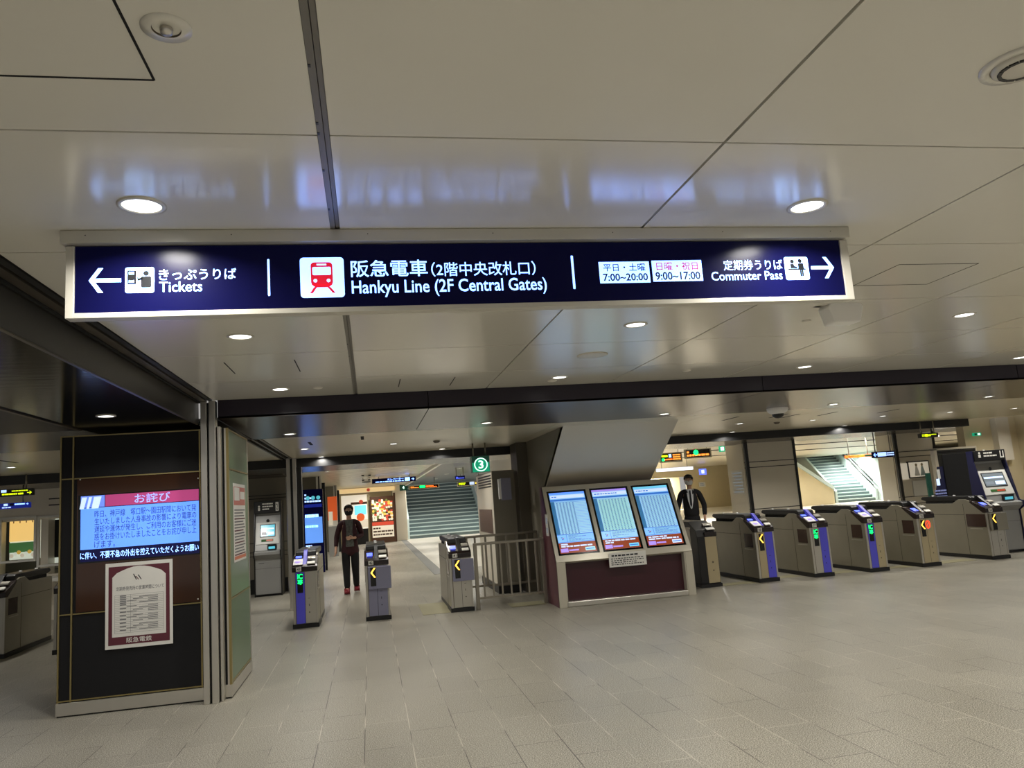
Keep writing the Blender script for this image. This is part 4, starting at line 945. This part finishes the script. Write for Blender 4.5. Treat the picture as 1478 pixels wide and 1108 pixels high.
boardsign('direction_sign', 'blue direction sign hanging below the yellow one in the side hall', -30, 724, 43, 737, 13.6, 'sign_blue', 2.275,
          [('P', .45, .1, .92, .4, 1, 'sign_blue_text', 7), ('R', .48, .55, .56, .92, 'sign_blue_text'), ('R', .60, .5, .68, .92, 'sign_ink'), ('P', .7, .55, .9, .9, 1, 'sign_letter', 4), ('A', .95, .7, .2, 1, 'sign_letter')])
# office windows, tickets counter
def office_window(px0, py0, px1, py1, label, cont):
    a = atY(px0, py1, OY); c = atY(px1, py0, OY); w = (c.x-a.x); h = c.z-a.z
    t = thing('office_window', (a.x, OY, a.z), label, 'window')
    b = B(); b.box(-.04, w+.04, -.03, .02, -.04, 0, 'white'); b.box(-.04, w+.04, -.03, .02, h, h+.04, 'white'); b.box(-.04, 0, -.03, .02, 0, h, 'white'); b.box(w, w+.04, -.03, .02, 0, h, 'white'); b.build('window_frame', t, .004)
    b = B(); cont(b, w, h); b.build('window_interior', t, recalc=False)
def c1(b, w, h):
    R(b, 0, 0, w, h, 'office_white', .3); R(b, 0, h*.45, w*.9, h, 'office_warm', .28); R(b, 0, h*.18, w*.9, h*.42, 'office_green', .28)
    for i in range(4): R(b, w*(.12+i*.2), h*.9, w*(.15+i*.2), h*.96, 'tie', .27)
    for i in range(7): b.disc((w*(.1+i*.12), .26-.01*i, h*(.1+.04*(i % 3))), .035, ('food_white', 'office_white', 'food_yellow')[i % 3], 'y', 12)
def c2(b, w, h):
    R(b, 0, 0, w, h, 'office_white', .3); R(b, w*.18, h*.12, w*1.0, h*.95, 'black', .28); b.disc((w*.75, .27, h*.6), .05, 'steel_dark', 'y', 12); R(b, w*.66, h*.2, w*.9, h*.52, 'cloth_black', .27)
office_window(2, 747, 50, 810, 'lit office window with yellow blind and green board at the left edge', c1)
office_window(57, 745, 96, 815, 'pale framed office window with black screen beside the column', c2)
b = B(); b.box(-7, -3.35, OY-.5, OY-.02, .68, .74, 'white'); b.box(-4.6, -3.4, OY-.03, OY-.001, .60, .67, 'maroon_print'); o = b.build('counter_shelf'); tag(o, 'pale counter shelf under the office windows', 'counter')

# information panel (blue screen) near second post
a = atY(442, 796, 20.4); c = atY(463, 705, 20.4)
t = thing('digital_signboard', ((a.x+c.x)/2, 20.4, 0), 'tall dark blue digital signboard left of the walking woman', 'screen'); w = (c.x-a.x)/2+.04
b = B(); b.box(-w, w, 0, .2, 0, c.z, 'sign_navy'); b.build('cabinet', t, .01)
b = B(); z = c.z; D = -.003
R(b, -w+.03, a.z+.2, w-.03, a.z+.85, 'lcd_soft', D); lines_of_print(b, -w+.04, z-.35, w-.05, z-.1, 3, 'sign_blue_text', D, words=6)
for i in range(3): b.disc((-w+.12+i*.13, D-.001, z-.22), .05, 'tm_teal', 'y', 14)
lines_of_print(b, -w+.04, z-.75, w-.12, z-.6, 1, 'sign_letter', D, words=6); R(b, -w+.03, z-.46, w-.03, z-.38, 'sign_blue', D); lines_of_print(b, -w+.04, z-1.0, w-.12, z-.88, 1, 'sign_letter', D, words=6); lines_of_print(b, -w+.04, a.z+.1, w-.08, a.z+.17, 1, 'sign_letter', D, words=6)
b.build('display', t, recalc=False)
a = atY(474, 760, 27); c = atY(486, 716, 27)
t = thing('wall_poster', ((a.x+c.x)/2, 27, a.z), 'bright orange and white upright poster panel behind the woman', 'poster'); w = (c.x-a.x)/2
b = B(); b.box(-w, w, 0, .06, 0, c.z-a.z, 'white'); b.build('backing', t); b = B(); R(b, -w, .2, w, c.z-a.z, 'ad_orange', -.003); R(b, -w+.02, .04, 0, .5, 'food_white', -.005); b.build('print', t, recalc=False)
b = B(); b.box(-w, w, .0, .06, -a.z, 0, 'tm_grey'); b.build('stand', t)

# shop front
SHY = 34.2
def PX(x, y): return atY(x, y, SHY)
t = thing('shop_front', (PX(530, 780).x, SHY, 0), 'small restaurant front with lattice lightbox and glass doors at the far end', 'shop'); ox = PX(530, 780).x
a = PX(487, 713); c = PX(569, 701)
b = B(); b.box(a.x-ox, c.x-ox, -.1, .3, a.z, c.z, 'shop_warm')
for i in range(34): x = a.x-ox+i*(c.x-a.x)/34; b.face([(x, -.104, a.z), (x+.02, -.104, a.z), (x+.16, -.104, c.z), (x+.14, -.104, c.z)], 'food_yellow'); b.face([(x+.14, -.106, a.z), (x+.16, -.106, a.z), (x+.02, -.106, c.z), (x, -.106, c.z)], 'food_yellow')
b.disc(((a.x+c.x)/2-ox+.1, -.11, (a.z+c.z)/2), .07, 'food_red', 'y'); b.build('lightbox', t, recalc=False)
a = PX(494, 765); c = PX(531, 713)
b = B(); b.box(a.x-ox, c.x-ox, .0, .1, 0, c.z, 'shop_white'); b.build('glass_door', t)
b = B(); R(b, a.x-ox, 0, c.x-ox, a.z, 'black', -.004); R(b, a.x-ox+.5, a.z+.05, c.x-ox-.05, a.z+.4, 'food_white', -.004); R(b, a.x-ox+.55, a.z+.6, c.x-ox-.1, a.z+1.0, 'lcd_cyan', -.004); b.disc((c.x-ox-.35, -.006, a.z+.5), .17, 'ad_orange', 'y'); b.disc((PX(521, 724).x-ox, -.006, PX(521, 724).z), .09, 'food_red', 'y')
R(b, a.x-ox+.4, a.z+1.05, c.x-ox-.05, a.z+1.15, 'food_dark', -.004); b.build('door_graphics', t, recalc=False)
a = PX(533, 782); c = PX(536, 713)
b = B(); b.box(PX(531, 750).x-ox, PX(535, 750).x-ox, -.03, .1, 0, c.z, 'gate_beige'); b.box(PX(569, 750).x-ox, PX(572, 750).x-ox, -.03, .1, 0, c.z, 'food_dark'); b.build('door_posts', t)
a = PX(536, 776); c = PX(568, 715)
t = thing('menu_board', ((a.x+c.x)/2, SHY-.32, 0), 'tall framed menu board full of dish photos beside the restaurant door', 'menu board'); w = (c.x-a.x)/2; h = c.z
b = B(); b.box(-w, w, 0, .06, .02, h, 'food_dark'); b.build('frame', t)
b = B(); R(b, -w+.06, .25, w-.06, h-.06, 'food_dark', -.003); R(b, -w+.06, .75, w-.06, .9, 'food_red', -.004); R(b, -w+.06, .25, w-.06, .74, 'food_white', -.004)
random.seed(3)
for i in range(9):
    for j in range(12):
        x = -w+.13+i*(2*w-.26)/8; z = 1.0+j*(h-1.1)/12
        b.disc((x, -.006-.0005*((i+j) % 3), z), random.uniform(.04, .075), random.choice(['food_white', 'food_yellow', 'food_red', 'food_green', 'food_white', 'food_dark']), 'y', 10, ry=.055)
lines_of_print(b, -w+.1, .3, w-.1, .7, 3, 'food_dark', -.007, words=6); b.build('dish_pictures', t, recalc=False)

# notice sheets on the left pier side, poster frame on the right pier
t = thing('pier_notice', (7.5685, 14.95, 1.0), 'white text notice on the left tiled pier side wall', 'notice')
b = B(); b.box(-.004, 0, -.25, .25, .25, .75, 'paper'); b.build('sheet', t)
b = B()
for i in range(7): z = .7-i*.065; b.face([(-.006, -.2, z-.02), (-.006, .2-.05*(i % 3), z-.02), (-.006, .2-.05*(i % 3), z), (-.006, -.2, z)], 'lcd_grey')
b.build('print', t, recalc=False)
a = atY(1313, 690, 14.45); c = atY(1340, 664, 14.45)
t = thing('poster_case', ((a.x+c.x)/2, 14.47, a.z), 'framed display case with pale figures on the right tiled pier', 'poster'); w = (c.x-a.x)/2; h = c.z-a.z
b = B(); b.box(-w, w, -.02, .02, 0, h, 'fascia'); b.build('frame', t)
b = B(); R(b, -w+.02, .02, w-.02, h-.02, 'food_white', -.022)
for u, m_ in ((-.25, 'white'), (.3, 'stair_tread')): b.face([(u*w-.06, -.024, .04), (u*w+.07, -.024, .04), (u*w+.02, -.024, h*.7), (u*w-.02, -.024, h*.7)], m_); b.disc((u*w, -.0245, h*.78), .03, 'gate_beige', 'y', 12)
b.build('poster_print', t, recalc=False)
a = atY(1320, 716, 14.45); c = atY(1340, 692, 14.45); c.z = min(c.z, atY(1313, 690, 14.45).z-.03); c.x -= .02; a.x += .02
b = B(); b.box(a.x, c.x, 14.47, 14.496, a.z, c.z, 'white'); tag(b.build('notice_sheet'), 'blank white sheet under the display case on the right tiled pier', 'notice')
a = atY(1304, 692, 14.45); c = atY(1310, 668, 14.45)
b = B(); b.box(a.x, c.x, 14.47, 14.496, a.z, c.z, 'food_white'); tag(b.build('notice_sheet'), 'narrow upright leaflet strip left of the display case on the right pier', 'notice')
# lit vending or banner strip
a = atY(1334, 715, 17); c = atY(1345, 650, 17)
t = thing('digital_signboard', (a.x, 17, 0), 'pale lit upright board with dark top right of the right tiled pier', 'screen')
b = B(); b.box(0, c.x-a.x, 0, .1, 0, c.z+.1, 'lcd_white'); b.build('panel', t)
b = B(); R(b, 0, c.z-.25, c.x-a.x, c.z-.05, 'sign_navy', -.004); R(b, 0, c.z-.6, c.x-a.x, c.z-.28, 'lcd_pale', -.004); R(b, 0, .9, .25, 1.2, 'sign_lilac', -.004); b.build('print', t, recalc=False)
a = atY(1340, 728, 13.2); c = atY(1346, 682, 13.2)
t = thing('banner_stand', ((a.x+c.x)/2, 13.2, 0), 'narrow dark green standing banner in front of the pale framed doorway', 'banner')
b = B(); b.box(-.05, .05, 0, .03, .03, c.z, 'exit_dark'); b.build('banner', t); b = B(); b.box(-.08, .08, -.05, .08, 0, .03, 'black'); b.build('foot', t)

# ================================================================== PEOPLE
def skin_mesh(name, verts, edges, radii, m, parent, sub=2, root=0):
    me = bpy.data.meshes.new(name); me.from_pydata(verts, edges, []); o = bpy.data.objects.new(name, me); COL.objects.link(o)
    s = o.modifiers.new('skin', 'SKIN'); s.use_smooth_shade = True
    for i, r in enumerate(radii):
        sv = me.skin_vertices[0].data[i]; sv.radius = r if isinstance(r, tuple) else (r, r); sv.use_root = (i == root)
    su = o.modifiers.new('sub', 'SUBSURF'); su.levels = sub; su.render_levels = sub
    bpy.context.view_layer.update()
    nm = bpy.data.meshes.new_from_object(o.evaluated_get(bpy.context.evaluated_depsgraph_get()))
    bpy.data.objects.remove(o); nm.materials.clear(); nm.materials.append(MATS[m])
    for p in nm.polygons: p.use_smooth = True
    q = bpy.data.objects.new(name, nm); COL.objects.link(q); q.parent = parent; return q
def chain(V, E, Rr, pts, start=None):
    last = start
    for p, r in pts:
        V.append(p); Rr.append(r); i = len(V)-1
        if last is not None: E.append((last, i))
        last = i
    return last
def hand(V, E, Rr, wrist, p, d, side, s):
    """palm along d, fingers curled; side = thumb direction"""
    d = Vector(d).normalized(); side = Vector(side).normalized(); n = d.cross(side).normalized()
    p = Vector(p)
    k = chain(V, E, Rr, [(tuple(p+d*.035), (.026*s, .018*s)), (tuple(p+d*.075), (.030*s, .015*s))], wrist)
    base = p+d*.08
    for j, (o, l) in enumerate(((.028, .065), (.010, .075), (-.010, .07), (-.027, .055))):
        a = base+side*o; b1 = a+d*l*.5*s+n*.006; c1 = a+d*l*.85*s+n*.024
        chain(V, E, Rr, [(tuple(a+d*.008), .0095), (tuple(b1), .0088), (tuple(c1), .0075)], k)
    a = p+d*.03+side*.028
    chain(V, E, Rr, [(tuple(a), .011), (tuple(a+side*.015+d*.028), .010), (tuple(a+side*.012+d*.055+n*.01), .008)], k-1)
def ellipsoid(b, c, rx, ry, rz, m, seg=20, rings=12, cut=None):
    k = b.mi(m); vs = []
    for i in range(rings+1):
        ph = PI*i/rings
        vs.append([b.bm.verts.new((c[0]+rx*math.sin(ph)*math.cos(2*PI*j/seg), c[1]+ry*math.sin(ph)*math.sin(2*PI*j/seg), c[2]+rz*math.cos(ph))) for j in range(seg)])
    for i in range(rings):
        for j in range(seg):
            q = [vs[i][j], vs[i][(j+1) % seg], vs[i+1][(j+1) % seg], vs[i+1][j]]
            cc = sum((v.co for v in q), Vector())/4
            if cut and not cut(cc-Vector(c)): continue
            f = b.bm.faces.new(q); f.material_index = k; f.smooth = True
def person(loc, rz, H, label, J, jacket, trousers, shoes, inner, maskm, hairlen, skirt):
    t = thing('person', loc, label, 'person', rz=rz); S = H/1.70
    def P(x, y, z): return (x*S, y*S, z*S)
    V, E, Rr = [], [], []
    pel = chain(V, E, Rr, [(P(0, 0, .90), (.11*S, .075*S)), (P(0, 0, 1.02), (.11*S, .08*S)), (P(0, 0, 1.18), (.12*S, .085*S)), (P(0, .01, 1.32), (.10*S, .075*S)), (P(0, .01, 1.41), (.05*S, .05*S)), (P(0, 0, 1.47), .048*S), (P(0, -.008, 1.53), (.060*S, .068*S)), (P(0, -.012, 1.60), (.074*S, .088*S)), (P(0, -.008, 1.655), (.062*S, .078*S))])
    for sg in (1, -1):
        a = J['arm'][sg]
        w = chain(V, E, Rr, [(P(sg*.15, .012, 1.325), .042*S), (P(*a[0]), .042*S), (P(*a[1]), .026*S)], 3)
        hd = Vector(a[1])-Vector(a[0])
        hand(V, E, Rr, w, P(*a[1]), hd if len(a) < 3 else a[2], (0, -1, 0) if len(a) < 3 else (0, 0, 1), 1.0)
        g = J['leg'][sg]
        chain(V, E, Rr, [(P(sg*.085, 0, .84), .075*S), (P(*g[0]), .052*S), (P(*g[1]), .036*S), (P(g[1][0]+sg*.02, g[1][1]-.13, .035), (.035*S, .028*S))], 0)
    skin_mesh('body', V, E, Rr, 'skin', t)
    # face
    b = B(); ellipsoid(b, P(0, -.118, 1.585), .011*S, .02*S, .020*S, 'skin', 10, 6)
    for sg in (1, -1): ellipsoid(b, P(sg*.083, .0, 1.59), .008*S, .018*S, .028*S, 'skin', 10, 6)
    b.build('ears_and_nose', t)
    b = B()
    for sg in (1, -1): ellipsoid(b, P(sg*.03, -.093, 1.615), .013*S, .008*S, .007*S, 'white', 10, 6); ellipsoid(b, P(sg*.03, -.100, 1.615), .006*S, .004*S, .006*S, 'hair', 8, 6)
    b.build('eyes', t)
    b = B()
    for sg in (1, -1): b.tube([P(sg*.015, -.104, 1.634), P(sg*.045, -.096, 1.636)], .003*S, 'hair', 6)
    b.build('eyebrows', t)
    b = B(); ellipsoid(b, P(0, -.03, 1.56), .078*S, .098*S, .075*S, maskm, 20, 14, cut=lambda v: v.y < .01*S and -.06*S < v.z < .035*S); b.build('face_mask', t)
    b = B(); ellipsoid(b, P(0, .008, 1.625), .094*S, .108*S, .095*S, 'hair', 24, 16, cut=lambda v: (v.y > -.035*S and v.z > -hairlen*S) or v.z > .030*S)
    ellipsoid(b, P(0, -.055, 1.678), .075*S, .052*S, .034*S, 'hair', 16, 8); b.build('hair', t)
    # clothes
    V, E, Rr = [], [], []
    chain(V, E, Rr, [(P(0, .0, skirt), ((.215 if skirt < .82 else .185)*S, .14*S)), (P(0, 0, 1.02), (.155*S, .115*S)), (P(0, 0, 1.22), (.170*S, .118*S)), (P(0, .01, 1.34), (.172*S, .108*S)), (P(0, .02, 1.43), (.095*S, .072*S))])
    for sg in (1, -1):
        a = J['arm'][sg]; w0 = Vector(a[0]); w1 = Vector(a[1]); e = w0.lerp(w1, .88)
        chain(V, E, Rr, [(P(sg*.10, .015, 1.375), .062*S), (P(sg*.165, .01, 1.35), .066*S), (P(*a[0]), .056*S), (P(*e), .042*S)], 3)
    skin_mesh('jacket', V, E, Rr, jacket, t)
    b = B()
    w1 = .052 if inner == 'cloth_pattern' else .046
    prof = [(w1*1.5, 1.415, -.088), (w1*1.3, 1.32, -.116), (w1*1.1, 1.2, -.122), (w1*(1.3 if inner == 'cloth_pattern' else .4), 1.06, -.128), (w1*(1.5 if inner == 'cloth_pattern' else .1), .90 if inner == 'cloth_pattern' else 1.04, -.142 if inner == 'cloth_pattern' else -.128)]
    for (wa, za, ya), (wb, zb_, yb) in zip(prof[:-1], prof[1:]): b.face([P(-wa, ya, za), P(wa, ya, za), P(wb, yb, zb_), P(-wb, yb, zb_)], inner)
    o = b.build('shirt_front', t, recalc=False); md = o.modifiers.new('s', 'SOLIDIFY'); md.thickness = .012
    if inner == 'shirt':
        b = B(); b.face([P(-.014, -.128, 1.40), P(.014, -.128, 1.40), P(.02, -.136, 1.12), P(0, -.138, 1.07), P(-.02, -.136, 1.12)], 'tie'); o = b.build('tie', t); md = o.modifiers.new('s', 'SOLIDIFY'); md.thickness = .006
        b = B()
        for sg in (1, -1): b.face([P(sg*.05, -.118, 1.42), P(sg*.095, -.112, 1.33), P(sg*.02, -.132, 1.08), P(sg*.03, -.126, 1.25)], jacket)
        o = b.build('lapels', t, recalc=False); md = o.modifiers.new('s', 'SOLIDIFY'); md.thickness = .006
    V, E, Rr = [], [], []
    chain(V, E, Rr, [(P(0, 0, .98), (.135*S, .10*S)), (P(0, 0, .88), (.155*S, .112*S))])
    for sg in (1, -1):
        g = J['leg'][sg]; chain(V, E, Rr, [(P(sg*.085, 0, .80), .102*S), (P(*g[0]), .078*S), (P(g[1][0], g[1][1], g[1][2]-.005), .062*S)], 1)
    skin_mesh('trousers', V, E, Rr, trousers, t)
    for sg in (1, -1):
        g = J['leg'][sg]; x, y, z = g[1]; z -= .085
        V, E, Rr = [], [], []
        chain(V, E, Rr, [(P(x, y+.04, z+.05), (.056*S, .056*S)), (P(x+sg*.01, y-.06, z+.048), (.058*S, .050*S)), (P(x+sg*.02, y-.15, z+.040), (.052*S, .040*S))])
        V.append(P(x, y+.03, z+.16)); Rr.append(.058*S); E.append((0, 3))
        skin_mesh('shoe', V, E, Rr, shoes, t, 2)
    return t
# woman: facing the camera (-Y), sg=-1 is image left
person((-.395, 14.78, 0), .03, 1.60, 'woman walking towards the gates in dark red jacket, black mask, black trousers and red shoes',
       {'arm': {-1: [(-.25, .04, 1.10), (-.27, -.08, .87)], 1: [(.245, .03, 1.10), (.08, -.20, 1.06), (-1, -.3, .05)]},
        'leg': {-1: [(-.085, -.06, .48), (-.08, -.10, .09)], 1: [(.09, -.02, .48), (.10, .24, .10)]}},
       'jacket_red', 'cloth_black', 'shoe_red', 'cloth_pattern', 'mask_black', .12, .69)
person((6.28, 14.5, 0), -.36, 1.715, 'man in black suit, white shirt, dark tie and white mask standing behind the kiosk', 
       {'arm': {-1: [(-.25, .04, 1.10), (-.27, -.05, .86)], 1: [(.26, .05, 1.10), (.24, -.04, .86)]},
        'leg': {-1: [(-.10, -.01, .48), (-.10, 0, .09)], 1: [(.10, -.01, .48), (.10, 0, .09)]}},
       'suit', 'suit', 'black', 'shirt', 'mask_white', .02, .84)

# ================================================================== WORLD (dim light of the rest of the station behind the viewer)
w = bpy.data.worlds.new('station_ambient'); SC.world = w; w.use_nodes = True
w.node_tree.nodes['Background'].inputs[0].default_value = (1, .97, .92, 1); w.node_tree.nodes['Background'].inputs[1].default_value = .36
